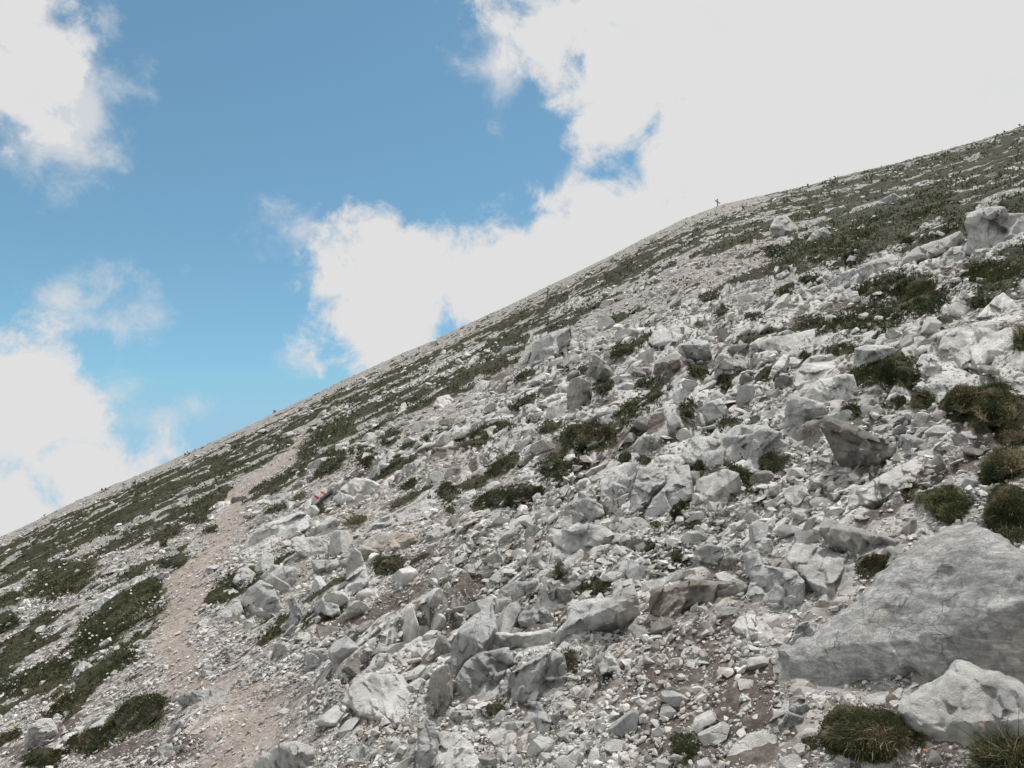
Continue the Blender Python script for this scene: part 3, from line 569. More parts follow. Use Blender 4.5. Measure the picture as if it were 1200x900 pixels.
def densify(poly, step, jit, rng):
    out = []
    n = len(poly)
    # smooth the corner-cut outline slightly, then roughen it
    for i in range(n):
        x0, y0 = poly[i]; x1, y1 = poly[(i + 1) % n]
        L = math.hypot(x1 - x0, y1 - y0); k = max(1, int(round(L / step)))
        for j in range(k):
            f = j / k
            out.append([x0 + (x1 - x0) * f, y0 + (y1 - y0) * f])
    out = np.array(out)
    sm = (np.roll(out, 1, 0) + np.roll(out, -1, 0) + 2 * out) / 4
    ph = rng.rand() * 50
    s = np.arange(len(out)) * (len(poly) * 1.6 / len(out)) * 1.0
    nrm = np.roll(sm, -1, 0) - np.roll(sm, 1, 0); nrm = np.stack([nrm[:, 1], -nrm[:, 0]], 1); nrm /= np.maximum(np.linalg.norm(nrm, axis=1, keepdims=True), 1e-6)
    return sm + nrm * (fbm(s + ph, s * 0 + ph, 4, 3) * jit * 1.3)[:, None]
def seg_dist(pts, ring):
    A = ring; B = np.roll(ring, -1, 0); d = B - A; L = np.maximum((d ** 2).sum(1), 1e-9)
    k = np.clip(((pts[:, None] - A[None]) * d[None]).sum(2) / L[None], 0, 1)
    q = A[None] + k[..., None] * d[None]
    return np.sqrt(((pts[:, None] - q) ** 2).sum(2)).min(1)

def build_rock(r):
    rng = np.random.RandomState(r['seed'])
    poly = r['poly']; pa = np.array(poly, float)
    x, y = pa[:, 0], pa[:, 1]
    area = abs((x * np.roll(y, -1) - y * np.roll(x, -1)).sum()) / 2
    spx = math.sqrt(area)
    nacross = 28 * r['res'] if spx > 25 else 18
    step = max(spx / nacross, 0.7)
    ring = densify(poly, step, spx * 0.035, rng)
    bb0, bb1 = ring.min(0), ring.max(0)
    gx, gy = np.meshgrid(np.arange(bb0[0], bb1[0], step), np.arange(bb0[1], bb1[1], step))
    g = np.stack([gx.ravel(), gy.ravel()], 1) + rng.uniform(-0.32, 0.32, (gx.size, 2)) * step
    g = g[inpoly(g[:, 0], g[:, 1], ring.tolist())]
    if len(g): g = g[seg_dist(g, ring) > step * 0.5]
    pts = np.vstack([ring, g]); nR = len(ring)
    res = geometry.delaunay_2d_cdt([Vector(p) for p in pts.tolist()], [(k, (k + 1) % nR) for k in range(nR)], [], 1, 1e-5)
    tri = [f for f in res[2] if len(f) == 3]; orig = res[3]
    pv = np.array([[p.x, p.y] for p in res[0]]); nv = len(pv)
    tri = np.array(tri)
    # boundary loop of the triangulation
    ec = {}
    for t in tri:
        for k in range(3):
            e = (t[k], t[(k + 1) % 3]); key = (min(e), max(e)); ec.setdefault(key, []).append(e)
    bnd = [v[0] for v in ec.values() if len(v) == 1]
    dist = seg_dist(pv, ring)
    bset = set([e[0] for e in bnd] + [e[1] for e in bnd])
    isb = np.zeros(nv, bool); isb[list(bset)] = True; dist[isb] = 0
    # placing: the line of contact with the ground
    bl = pa[np.argmax(y - x * 0.7)]; br = pa[np.argmax(y + x * 0.7)]
    bl = [min(max(bl[0], -100), 1300), min(bl[1], 1000)]; br = [min(max(br[0], -100), 1300), min(br[1], 1000)]
    if abs(br[0] - bl[0]) < 0.35 * (x.max() - x.min()):
        m = (bl[0] + br[0]) / 2; hw = 0.3 * (x.max() - x.min()); yb = max(bl[1], br[1])
        bl = [m - hw, bl[1]]; br = [m + hw, br[1]]
    G, tg = ground([bl[0], br[0], (bl[0] + br[0]) / 2], [bl[1], br[1], (bl[1] + br[1]) / 2])
    Pl, Pr = G[0], G[1]
    # keep the contact line from running far into depth: clip depth difference
    t0 = float(np.median(tg)); sz = spx / F * t0
    for Q, k in ((0, 0), (1, 1)):
        tk = np.clip(tg[k], t0 - 0.5 * sz, t0 + 0.5 * sz)
        G[k] = G[k] / tg[k] * tk
    Pl, Pr = G[0], G[1]
    a = (Pr - Pl) / np.linalg.norm(Pr - Pl)
    c = (Pl + Pr) / 2; vd = c / np.linalg.norm(c)
    ntn = tnormal(c[0:1], c[1:2], max(0.4, sz))[0]
    def mixn(w):
        n = (1 - w) * ntn * 1.0 - w * vd; 
        n = n - (n @ a) * a; n /= np.linalg.norm(n)
        dv = -n @ vd
        if dv < 0.3: n = n - (0.3 - dv) * vd * 1.2; n /= np.linalg.norm(n)
        return n
    p0 = c - vd * 0.06 * sz
    D = rays(pv[:, 0], pv[:, 1])
    def tp(p, n, D=D):
        dn = D @ n; dn = np.minimum(dn, -0.12)
        return (p @ n) / dn
    n0 = mixn(r['w'])
    if r['ridge']: n0 = mixn(1.0) + np.array([0, 0, -0.25]); n0 -= (n0 @ a) * a; n0 /= np.linalg.norm(n0)
    t = tp(p0, n0)
    if r['ridge']:
        x0, y0, x1, y1 = r['ridge']
        Dr = rays([x0, x1], [y0, y1]); tr = tp(p0, n0, Dr)
        Rl, Rr = Dr[0] * tr[0], Dr[1] * tr[1]
        ax = (Rr - Rl) / np.linalg.norm(Rr - Rl)
        nT = (1 - r['wt']) * ntn - r['wt'] * vd; nT = nT - (nT @ ax) * ax; nT /= np.linalg.norm(nT)
        if -nT @ vd < 0.25: nT = nT - 0.25 * vd; nT /= np.linalg.norm(nT)
        t = np.maximum(t, tp(Rl, nT))
    for k in range(r['facets']):
        q = g[rng.randint(len(g))] if len(g) else pa.mean(0)
        Dq = rays(q[0:1], q[1:2]); tq = tp(p0, n0, Dq)[0]
        rv = rng.normal(size=3); rv /= np.linalg.norm(rv)
        if r['ridge']: tq -= 0.05 * sz
        nk = n0 + r['amp'] * rv; nk /= np.linalg.norm(nk)
        if -nk @ vd < 0.3: nk = nk - 0.3 * vd; nk /= np.linalg.norm(nk)
        t = np.maximum(t, tp(Dq[0] * tq, nk))
    tc = float(np.median(tp(p0, n0)))
    t = np.clip(t, t0 - 0.7 * sz, t0 + 2.2 * sz)
    # rounded rim
    rr = 0.12 * spx
    k = np.clip(dist / rr, 0, 1); k0 = k
    t = t + 0.16 * sz * (1 - np.sqrt(np.clip(1 - (1 - k) ** 2, 0, 1)))
    q = pv / F * t0 / sz
    off = rng.rand(2) * 40
    t = t + sz * ((0.07 * fbm(q[:, 0] * 2.2 + off[0], q[:, 1] * 2.2 + off[1], 3, 2)) * r['chip'] + 0.03 * np.abs(fbm(q[:, 0] * 6 + off[1], q[:, 1] * 6, 3, 5)))
    # broken steps
    for (cells, slope, offs) in ((5 + int(spx / 14), 0.34, 0.03), (26 + int(spx / 3), 0.30, 0.012)):
        sl = r['chip']
        ext = q.max(0) - q.min(0); cc = q.min(0) + rng.rand(cells, 2) * ext
        wq = q + np.stack([fbm(q[:, 0] * 5 + off[0], q[:, 1] * 5, 3, 1), fbm(q[:, 0] * 5, q[:, 1] * 5 + off[1], 3, 4)], 1) * 0.05
        ca = rng.uniform(0, 3.1); m2 = np.array([[math.cos(ca), math.sin(ca)], [-math.sin(ca) * 1.9, math.cos(ca) * 1.9]])
        dd = (((wq[:, None] - cc[None]) @ m2.T) ** 2).sum(2); wgt = np.exp(-np.clip((dd - dd.min(1, keepdims=True)) / (ext[0] * ext[1] / cells * 1.9) * 24, 0, 50)); wgt /= wgt.sum(1, keepdims=True)
        gs = rng.normal(size=(cells, 2)) * slope * sl; oo = rng.normal(size=cells) * offs * sl
        t = t + sz * (wgt * ((gs[None] * (q[:, None] - cc[None])).sum(2) + oo[None])).sum(1)
    th = np.nan_to_num(hit(pv[:, 0], pv[:, 1]), nan=1e9)
    t = np.where(isb, np.minimum(t, th + 0.015 * sz), np.minimum(t, th - 0.04 * sz * k0 + 0.03 * sz))
    V = D * t[:, None]
    # back: the rim carried away into the slope
    bidx = np.array(sorted(bset)); remap = -np.ones(nv, int); remap[bidx] = np.arange(len(bidx))
    cen = V[bidx].mean(0)
    depth = (0.55 * sz)
    back = cen + (V[bidx] - cen) * 0.93 + vd * depth * 0.7 - ntn * depth * 0.55
    back2 = cen + (V[bidx] - cen) * 0.55 + vd * depth * 0.9 - ntn * depth * 1.1
    apex = (cen + vd * depth - ntn * depth * 1.3)[None]
    nb = len(bidx)
    VV = np.vstack([V, back, back2, apex]); faces = [tuple(f) for f in tri]
    # orient front triangles towards the camera
    f0 = V[tri]; nn = np.cross(f0[:, 1] - f0[:, 0], f0[:, 2] - f0[:, 0])
    flip = (nn * f0[:, 0]).sum(1) > 0
    tri2 = tri.copy(); tri2[flip] = tri2[flip][:, ::-1]
    allf = [tri2]
    eo = {}
    cnt = {}
    for f in tri2:
        for k in range(3): cnt[(f[k], f[(k + 1) % 3])] = 1
    be = np.array([e for e in cnt if (e[1], e[0]) not in cnt])
    A0, A1 = be[:, 0], be[:, 1]; B0, B1 = nv + remap[A0], nv + remap[A1]; C0, C1 = B0 + nb, B1 + nb; ap = np.full(len(be), nv + 2 * nb)
    for (p, q_, s) in ((A1, A0, B0), (A1, B0, B1), (B1, B0, C0), (B1, C0, C1), (C1, C0, ap)):
        allf.append(np.stack([p, q_, s], 1))
    TT = np.vstack(allf)
    loc = cen
    me = mesh_np(r['noun'], VV - loc, TT, [M[r['mat']]], smooth=True)
    me.set_sharp_from_angle(angle=math.radians(24))
    return me, loc, t0, sz

NAMES = {'boulder': 'boulder', 'rock': 'rock', 'rock_slab': 'rock_slab', 'slab': 'rock_slab', 'ledge': 'rock_ledge', 'block': 'rock_block', 'stone': 'stone', 'outcrop': 'outcrop'}
ROCKOBJ = []
for r in ROCKS:
    me, loc, t0, sz = build_rock(r)
    me.name = NAMES[r['noun']]
    o = link(NAMES[r['noun']], me, loc=loc)
    cx, cy = np.array(r['poly'], float).mean(0)
    o['category'] = 'boulder' if r['noun'] == 'boulder' else ('stone' if r['noun'] == 'stone' else 'rock')
    r['o'] = o; r['c'] = (cx, cy); r['size'] = math.sqrt(sz); ROCKOBJ.append(o)

# --- the painted trail mark: three stripes of paint laid on its rock
mk = [r for r in ROCKS if r['ref'] == 'the rock with the painted mark'][0]
bm_me = mk['o'].data
bvh = BVHTree.FromPolygons([v.co + mk['o'].location for v in bm_me.vertices], [tuple(p.vertices) for p in bm_me.polygons])
def decal(name, quad, mat, parent):
    n = 8; VV = []; FF = []
    q = [np.array(p, float) for p in quad]
    for a in range(n + 1):
        for b in range(n + 1):
            u, v = a / n, b / n
            p = (1 - u) * (1 - v) * q[0] + u * (1 - v) * q[1] + u * v * q[2] + (1 - u) * v * q[3]
            p = p + 0.25 * np.array([math.sin(a * 2.1 + b), math.cos(b * 1.7 + a)]) * (a in (0, n) or b in (0, n))
            d = rays(p[0:1], p[1:2])[0]; dn = Vector(d).normalized()
            h = bvh.ray_cast(Vector((0, 0, 0)), dn)
            co = (h[0] - dn * 0.012) if h[0] is not None else Vector(d * hit(p[0:1], p[1:2])[0] * 0.99)
            VV.append(tuple(co - parent.location))
    for a in range(n):
        for b in range(n):
            k = a * (n + 1) + b; FF.append((k, k + 1, k + n + 2, k + n + 1))
    me = mesh_np(name, VV, FF, [mat], smooth=True)
    return link(name, me, parent)
d1 = decal('paint_stripe', [(366.5,580.5),(370,580.2),(374.5,583),(371.5,585)], M['red_paint'], mk['o']); d1['label'] = 'lower red paint stripe'
d2 = decal('paint_stripe', [(370,580.2),(374.5,576.8),(379,580.2),(374.5,583)], M['white_paint'], mk['o']); d2['label'] = 'white paint stripe between the red ones'
d3 = decal('paint_stripe', [(374.5,576.8),(377,575),(381.5,578.6),(379,580.2)], M['red_paint'], mk['o']); d3['label'] = 'upper red paint stripe'

# ------------------------------------------------------------------ loose stones
import bmesh
def stone_mesh(seed, sub=3, flat=0.6):
    rng = np.random.RandomState(seed)
    bm = bmesh.new(); bmesh.ops.create_icosphere(bm, subdivisions=sub, radius=1.0)
    V = np.array([v.co[:] for v in bm.verts]); T = np.array([[v.index for v in f.verts] for f in bm.faces]); bm.free()
    for k in range(rng.randint(9, 14)):
        n = rng.normal(size=3); n /= np.linalg.norm(n); d = rng.uniform(0.42, 0.8)
        s = V @ n - d; V = V - np.outer(np.maximum(s, 0), n)
    e = V.copy()
    V = V * (1 + 0.05 * fbm(e[:, 0] * 3 + seed, e[:, 1] * 3 + e[:, 2] * 2.3, 3, seed)[:, None])
    V[:, 2] *= flat * rng.uniform(0.6, 1.1)
    V /= (V[:, 0].max() - V[:, 0].min())
    me = mesh_np('stone', V, T, [], smooth=True); me.materials.append(M['rock'])
    me.set_sharp_from_angle(angle=math.radians(30))
    return me
VAR = [[stone_mesh(100 + k, 3, 0.75) for k in range(12)], [stone_mesh(300 + k, 3, 0.35) for k in range(12)]]
ALTS = {}
def variant(flat, k, mat):
    key = (flat, k, mat)
    if key not in ALTS:
        m = VAR[flat][k].copy(); m.materials.clear(); m.materials.append(M[mat]); ALTS[key] = m
    return ALTS[key]
def orient(n, tilt, yaw, rng):
    z = n + rng.normal(size=3) * tilt; z /= np.linalg.norm(z)
    x = np.array([math.cos(yaw), math.sin(yaw), 0]); x = x - (x @ z) * z; x /= np.linalg.norm(x)
    y = np.cross(z, x); return np.stack([x, y, z], 1)
rng = np.random.RandomState(5)
polys = []
for r in ROCKS:
    p_ = np.array(r['poly'], float); p_ = p_.mean(0) + (p_ - p_.mean(0)) * 0.8
    polys.append((p_.min(0), p_.max(0), p_.tolist()))
def on_rock(px, py):
    m = np.zeros(len(px), bool)
    for lo, hi, p in polys:
        c = (px > lo[0]) & (px < hi[0]) & (py > lo[1]) & (py < hi[1])
        if c.any():
            idx = np.flatnonzero(c); m[idx] |= inpoly(px[idx], py[idx], p)
    return m
STONES = []
def put_stone(cx, cy, wpx, hpx, mat='rock', adj=None):
    G, t = ground([cx], [cy + hpx * 0.35])
    if not np.isfinite(t[0]): return
    s = wpx * t[0] / F; h = hpx * t[0] / F
    flat = int(hpx < 0.62 * wpx)
    n = tnormal(G[0:1, 0], G[0:1, 1], 0.3)[0]
    k = rng.randint(12)
    me = variant(flat, k, mat)
    Rm = orient(n, 0.28 if flat else 0.5, rng.rand() * 6.28, rng)
    o = link('stone', me)
    sc = (s * rng.uniform(0.95, 1.1), s * rng.uniform(0.75, 1.0), s * rng.uniform(0.8, 1.05))
    Mx = Matrix([list(Rm[0]) + [0], list(Rm[1]) + [0], list(Rm[2]) + [0], [0, 0, 0, 1]])
    o.matrix_world = Matrix.Translation(Vector(G[0] + n * h * 0.12)) @ Mx @ Matrix.Diagonal((*sc, 1))
    o['category'] = 'stone'
    if adj is None:
        adj = ('flat ' if flat else 'chunky ') + {'rock': 'grey', 'rock_white': 'whitish', 'rock_tan': 'buff', 'rock_dark': 'dark grey'}[mat]
    STONES.append(dict(o=o, c=(cx, cy), adj=adj, noun='stone', spx=wpx))
# hand-placed middling stones (centre, width, height in the photograph)
for s in [(905,585,18,8),(925,575,20,9),(880,600,16,9),(945,600,22,12),(955,568,20,7),(930,555,22,8),(965,590,24,10),(985,575,18,10),(948,540,22,9),
          (940,500+28,14,8),(1010,560,14,7),(1082,500,20,8),(1035,500,22,7),(1062,500,22,8),(1052,492,24,6),(1100,487,15,10),(1085,488,15,12),(1020,478,20,10),
          (1120,540,18,6),(1140,530,14,6),(1092,545,14,8),(1035,625,26,9),(1010,603,18,8),(1050,645,20,8),(1070,608,12,10),(915,620,18,12),(900,610,20,10),
          (930,630,14,8),(870,625,18,8),(845,625,20,8),(820,640,16,7),(790,632,26,8),(760,665,26,8),(735,662,30,8),(780,672,18,7),(707,655,18,10),
          (748,640,12,8),(725,706,8,5),(705,770,18,14),(690,765,14,18),(675,745,14,8),(712,745,12,7),(726,764,11,7),(740,752,12,6),(760,758,12,6),
          (770,745,14,5),(722,870,26,10),(735,872,16,14),(708,890,22,14),(760,885,12,14),(785,893,16,7),(828,828,15,14),(840,868,14,7),(875,803,22,10),(893,800,12,8),
          (855,785,14,6),(895,750,22,6),(880,757,16,7),(908,775,10,8),(812,835,10,8),(770,845,16,8),(755,840,14,7),(745,820,18,6),(720,820,16,7),(700,835,16,6),
          (660,880,14,8),(640,885,22,10),(683,888,14,12),(600,885,20,9),(585,870+10,16,8),(450,742,12,7),(505,742,18,9),(540,720,16,14),(512,693,14,6),(520,740,10,8),
          (485,772,20,10),(478,783,16,9),(420,782,16,8),(430,760,14,10),(405,755,16,8),(415,737,14,7),(500,700,22,9),(410,700,12,6),(335,830,14,14),(395,752,10,8),
          (375,745,20,8),(352,748,16,8),(340,790,12,8),(320,735,14,8),(300,760,16,9),(275,770,14,7),(245,786,16,12),(290,770,14,8),(310,765,14,14),(265,760,12,6),
          (243,783,16,14),(130,822,12,8),(142,826,10,7),(120,845,26,7),(88,860,20,7),(95,852,14,8),(50,865,16,7),(5,875,8,10),(25,895,12,8),(140,893,12,5),(165,886,14,8),
          (52,800,12,8),(35,770,14,6),(75,735,30,7),(45,742,22,6),(60,735,14,6),(90,718,14,9),(70,720,16,6),(15,748,20,6),(5,760,10,7),(100,690,20,6),(125,672,16,6),
          (510,615,14,7),(535,618,16,8),(550,610,20,8),(565,625,18,7),(595,640,14,6),(520,655,20,8),(500,660,14,6),(575,650,14,6),(590,610,14,8),(470,605,14,7),
          (560,660,18,8),(510,680,14,12),(480,660,16,7),(560,600,14,6),(700,540,10,5),(728,520,20,9),(722,480,14,5),(712,495,14,10),(752,473,16,6),(772,455,10,6),
          (680,555,14,10),(683,553,14,8),(725,500,12,6),(790,520,16,8),(780,510,14,7),(830,500,20,7),(870,480,18,8),(855,470,16,8),(862,460,14,9),(880,460,16,8),
          (895,465,18,8),(875,470,14,7),(900,475,14,8),(840,462,16,7),(790,400,14,8),(745,425,16,8),(755,432,14,10),(770,412,18,8),(730,440,20,14),(735,445,14,10),
          (650,440,16,8),(655,425,16,8),(620,455,14,7),(600,465,16,8),(590,480,16,8),(560,485,14,7),(540,490,18,8),(520,500,16,14),(525,510,14,10),(490,520,14,10)]:
    put_stone(s[0], s[1], s[2], s[3], ['rock_white', 'rock', 'rock_white', 'rock', 'rock_tan'][rng.randint(5)] if rng.rand() < 0.85 else 'rock')

def blockmesh(seed):
    m = stone_mesh(seed, 4, 0.8); return m
VAR.append([blockmesh(500 + k) for k in range(10)])
rb = np.random.RandomState(91)
cand = 0; made = []
ALLC = [(r['c'][0], r['c'][1], math.sqrt(abs(np.ptp(np.array(r['poly'])[:, 0]) * np.ptp(np.array(r['poly'])[:, 1])))) for r in ROCKS]
BLK = []
for it in range(60000):
    if len(BLK) >= 165: break
    x_ = rb.uniform(280, 1195); y_ = rb.uniform(330, 895)
    sil_ = np.interp(x_, [p[0] for p in SIL], [p[1] for p in SIL])
    if y_ - sil_ < 70 or inpoly(np.array([x_]), np.array([y_]), GREEN)[0]: continue
    sz_ = rb.uniform(15, 27) * (1 + 0.35 * (y_ > 600)) * (1.25 if rb.rand() < 0.2 else 1)
    if any(math.hypot(x_ - a, (y_ - b) * 1.4) < 0.42 * c_ + 0.42 * sz_ for a, b, c_ in ALLC + made): continue
    if min(ellval(x_, y_, e) for e in VEG) < 1.7 or min(ellval(x_, y_, e) for e in BARE) < 0.8: continue
    if poly_line(np.array([x_]), np.array([y_]), PATH)[0] > -0.3: continue
    if any(inpoly(np.array([x_ - 5, x_, x_ + 9]), np.array([y_, y_ + 4, y_ - 6]), r['poly']).any() for r in ROCKS): continue
    # rocks gather in runs
    if rb.rand() > (0.15 + 0.85 * (fbm(np.array([x_ / 70.]), np.array([y_ / 45.]), 3, 2)[0] > -0.02)): continue
    made.append((x_, y_, sz_)); BLK.append((x_, y_, sz_))
BLOCKS = []
for (x_, y_, w_) in BLK:
    h_ = w_ * rb.uniform(0.42, 0.75)
    G, t = ground([x_], [y_ + h_ * 0.3])
    if not np.isfinite(t[0]): continue
    n = tnormal(G[0:1, 0], G[0:1, 1], 0.5)[0]; s_ = w_ * t[0] / F
    mat = ['rock', 'rock', 'rock_white', 'rock_white', 'rock_dark'][rb.randint(5)]
    key = (2, rb.randint(10), mat)
    o = link('rock_block', variant(key[0], key[1], key[2]))
    Rm = orient(n, 0.35, rb.rand() * 6.28, rb)
    sc = (s_ * rb.uniform(1.0, 1.25), s_ * rb.uniform(0.8, 1.1), s_ * rb.uniform(0.7, 1.3))
    Mx = Matrix([list(Rm[0]) + [0], list(Rm[1]) + [0], list(Rm[2]) + [0], [0, 0, 0, 1]])
    o.matrix_world = Matrix.Translation(Vector(G[0] + n * s_ * 0.05)) @ Mx @ Matrix.Diagonal((*sc, 1))
    o['category'] = 'rock'; o['group'] = 'angular blocks lying in the rubble'
    BLOCKS.append(dict(o=o, c=(x_, y_), adj={'rock': 'grey angular', 'rock_white': 'pale angular', 'rock_dark': 'dark angular'}[mat], noun='block'))
    polys.append((np.array([x_ - w_ * .3, y_ - h_ * .3]), np.array([x_ + w_ * .3, y_ + h_ * .3]), [(x_ - w_ * .3, y_ - h_ * .3), (x_ + w_ * .3, y_ - h_ * .3), (x_ + w_ * .3, y_ + h_ * .3), (x_ - w_ * .3, y_ + h_ * .3)]))
# --- words for labels
MARK = [r for r in ROCKS if r['ref']]
DIRS = ['right of', 'above and right of', 'above', 'above and left of', 'left of', 'below and left of', 'below', 'below and right of']
ORD = ['nearest', 'second nearest', 'third nearest', 'fourth nearest', 'fifth nearest', 'sixth nearest', 'seventh nearest', 'eighth nearest', 'ninth nearest', 'tenth nearest', 'eleventh nearest', 'twelfth nearest']
def autolabel(items, prefix):
    buckets = {}
    for it in items:
        cx, cy = it['c']
        best = min(MARK, key=lambda m: (math.hypot(m['c'][0] - cx, m['c'][1] - cy) / (30 + 0.4 * m['c'][1]) if m is not it else 1e9))
        dx, dy = cx - best['c'][0], -(cy - best['c'][1])
        k = int(round(math.degrees(math.atan2(dy, dx)) / 45)) % 8
        buckets.setdefault((it['adj'] + ' ' + it['noun'], k, best['ref']), []).append((math.hypot(dx, dy), it))
    for (an, k, ref), lst in buckets.items():
        lst.sort(key=lambda q: q[0])
        for i, (d, it) in enumerate(lst):
            if len(lst) == 1: lb = f'{an} {DIRS[k]} {ref}'
            else: lb = f'{an} {DIRS[k]} {ref}, {ORD[min(i, 11)]} such one'
            w = lb.split()
            it['o']['label'] = ' '.join(w[:16])
for r in ROCKS:
    if r['label']: r['o']['label'] = r['label']
for r in ROCKS: r['adj'] = r['adj'] or 'pale'
autolabel([r for r in ROCKS if not r['label']] + STONES + BLOCKS, '')
for r in ROCKS: r['o']['group'] = 'rocks and boulders on the mountainside'
for s in STONES: s['o']['group'] = 'loose stones scattered on the slope'

# ------------------------------------------------------------------ rubble: merged shards
def hull(seed):
    g = np.random.RandomState(seed); n = g.randint(9, 13)
    P_ = g.normal(size=(n, 3)); P_ /= np.linalg.norm(P_, axis=1, keepdims=True); P_ *= g.uniform(0.75, 1.0, (n, 1))
    bm = bmesh.new(); vs = [bm.verts.new(p) for p in P_]; r_ = bmesh.ops.convex_hull(bm, input=vs)
    bmesh.ops.triangulate(bm, faces=bm.faces); bmesh.ops.recalc_face_normals(bm, faces=bm.faces)
    bm.verts.index_update(); V = np.array([v.co[:] for v in bm.verts]) * 0.5
    T = np.array([[v.index for v in f.verts] for f in bm.faces]); bm.free(); return V, T
HULLS = [hull(900 + k) for k in range(16)]
def scatter(N, lo, hi, alpha, accept, seed, region=(-90, 1290, 130, 1000)):
    g = np.random.RandomState(seed)
    px = g.uniform(region[0], region[1], N); py = g.uniform(region[2], region[3], N)
    G, t = ground(px, py); ok = np.isfinite(t) & (t < 190)
    px, py, G, t = px[ok], py[ok], G[ok], t[ok]
    vg, pa_, so = surf(px, py, G[:, 0], G[:, 1], np.ones(len(px)) * 5)
    u = g.rand(len(px)); size = lo * (1 - u * (1 - (lo / hi) ** alpha)) ** (-1 / alpha)
    p, size = accept(px, py, vg, pa_, so, size, G)
    k = g.rand(len(px)) < p
    k &= ~on_rock(px, py)
    return px[k], py[k], G[k], t[k], size[k], g
def merge_shards(px, py, G, t, size, g, tonefun=None):
    n = tnormal(G[:, 0], G[:, 1], 0.3)
    Vs, Ts, tn = [], [], []; off = 0
    kind = g.randint(0, len(HULLS), len(px))
    for h, (hv, ht) in enumerate(HULLS):
        idx = np.flatnonzero(kind == h)
        if not len(idx): continue
        m = len(idx)
        z = n[idx] + g.normal(size=(m, 3)) * 0.33; z /= np.linalg.norm(z, axis=1, keepdims=True)
        yaw = g.rand(m) * 6.28; x = np.stack([np.cos(yaw), np.sin(yaw), 0 * yaw], 1); x -= (x * z).sum(1)[:, None] * z
        x /= np.linalg.norm(x, axis=1, keepdims=True); y = np.cross(z, x)
        s = (size[idx] * t[idx] / F)[:, None]
        asp = g.uniform(0.55, 0.95, (m, 1)); th = g.uniform(0.25, 0.75, (m, 1))
        V = (hv[None, :, 0:1] * (x * s)[:, None] + hv[None, :, 1:2] * (y * s * asp)[:, None] + hv[None, :, 2:3] * (z * s * th)[:, None]) + (G[idx] + n[idx] * s * 0.16)[:, None]
        Vs.append(V.reshape(-1, 3)); Ts.append((ht[None] + (np.arange(m) * len(hv))[:, None, None]).reshape(-1, 3) + off); off += m * len(hv)
        tt = g.uniform(0.78, 1.18, m)
        tn.append(np.repeat(tt, len(hv)))
    return np.vstack(Vs), np.vstack(Ts), np.concatenate(tn)
def acc_all(px, py, vg, pa_, so, size, G):
    dens = 0.35 + 0.9 * sstep(-0.25, 0.35, fbm(G[:, 0] / 0.7 + 3, G[:, 1] / 0.7, 3, 6))
    p = dens * (1 - 0.75 * sstep(0.3, 0.6, vg)) * (1 - 0.55 * so) * (1 - 0.25 * pa_) * (1 - 0.45 * bedmask(G[:, 0], G[:, 1]))
    size = size * (1 - 0.35 * pa_)
    size = np.where(G[:, 1] > 70, np.minimum(size, 2.2), size)
    size = size * (1 + 0.5 * (px > 880) * (py > 440) * (py < 650))
    near = sstep(450, 800, py)
    size = size * (0.85 + 0.35 * near)
    return p, np.maximum(size, 1.3)
a1 = scatter(330000, 1.7, 11, 1.6, acc_all, 31)
for sd_, rg_ in ((32, (1290, 1640, 100, 1100)), (33, (-380, -90, 600, 1100)), (34, (-90, 1290, 1000, 1150))):
    ex_ = scatter(60000 if sd_ == 32 else 35000, 2.2, 15, 1.5, acc_all, sd_, rg_)
    a1 = tuple(np.concatenate([p_, q_]) for p_, q_ in zip(a1[:5], ex_[:5])) + (a1[5],)
V, T, tn = merge_shards(*a1)
me = mesh_np('rubble', V, T, [M['rubble']], tn)
tag(link('rubble', me), 'pale broken limestone rubble and gravel strewn over the whole slope', kind='stuff')
# mid-sized shards, as part of the same mass
def acc_mid(px, py, vg, pa_, so, size, G):
    size = size * np.clip(0.5 + 0.5 * (py - 150) / 330, 0.45, 1.0)
    dens = sstep(-0.15, 0.35, fbm(G[:, 0] / 1.3 + 13, G[:, 1] / 1.3, 3, 2)) * (0.25 + 0.75 * (px > 330))
    return dens * (1 - 0.6 * sstep(0.3, 0.6, vg)) * (1 - 0.6 * so) * (1 - 0.85 * pa_) * (G[:, 1] < 80), size
a2 = scatter(42000, 6, 24, 1.7, acc_mid, 77)
V, T, tn = merge_shards(*a2)
me = mesh_np('debris', V, T, [M['rubble']], tn)
tag(link('debris', me), 'larger flat limestone shards lying among the gravel', kind='stuff')

# ------------------------------------------------------------------ plants
def blades(G, n, length, width, g, lean=0.5, curve=0.3, segs=2):
    """bent ribbons rooted at G; returns V, T"""
    m = len(G)
    d = n + g.normal(size=(m, 3)) * lean; d /= np.linalg.norm(d, axis=1, keepdims=True)
    s = np.cross(d, g.normal(size=(m, 3))); s /= np.maximum(np.linalg.norm(s, axis=1, keepdims=True), 1e-6)
    L = length[:, None]; w = width[:, None]
    bend = np.cross(s, d); droop = np.array([0, 0, -1.0]) * curve
    rows = []
    ks = np.linspace(0, 1, segs + 1)
    for k in ks[:-1]:
        c = G + d * L * k + (bend * 0.35 + droop) * L * k * k * 0.6; ww = w * (1 - 0.6 * k) * (0.8 if k == 0 else 1)
        rows += [c - s * ww, c + s * ww]
    rows.append(G + d * L + (bend * 0.35 + droop) * L * 0.6)
    V = np.stack(rows, 1); nv = V.shape[1]; F_ = []
    for k in range(segs - 1): F_ += [(2*k, 2*k+1, 2*k+3), (2*k, 2*k+3, 2*k+2)]
    k = segs - 1; F_.append((2*k, 2*k+1, 2*k+2))
    F_ = np.array(F_)
    T = (F_[None] + (np.arange(m) * nv)[:, None, None]).reshape(-1, 3)
    return V.reshape(-1, 3), T, nv
PLANTS = []
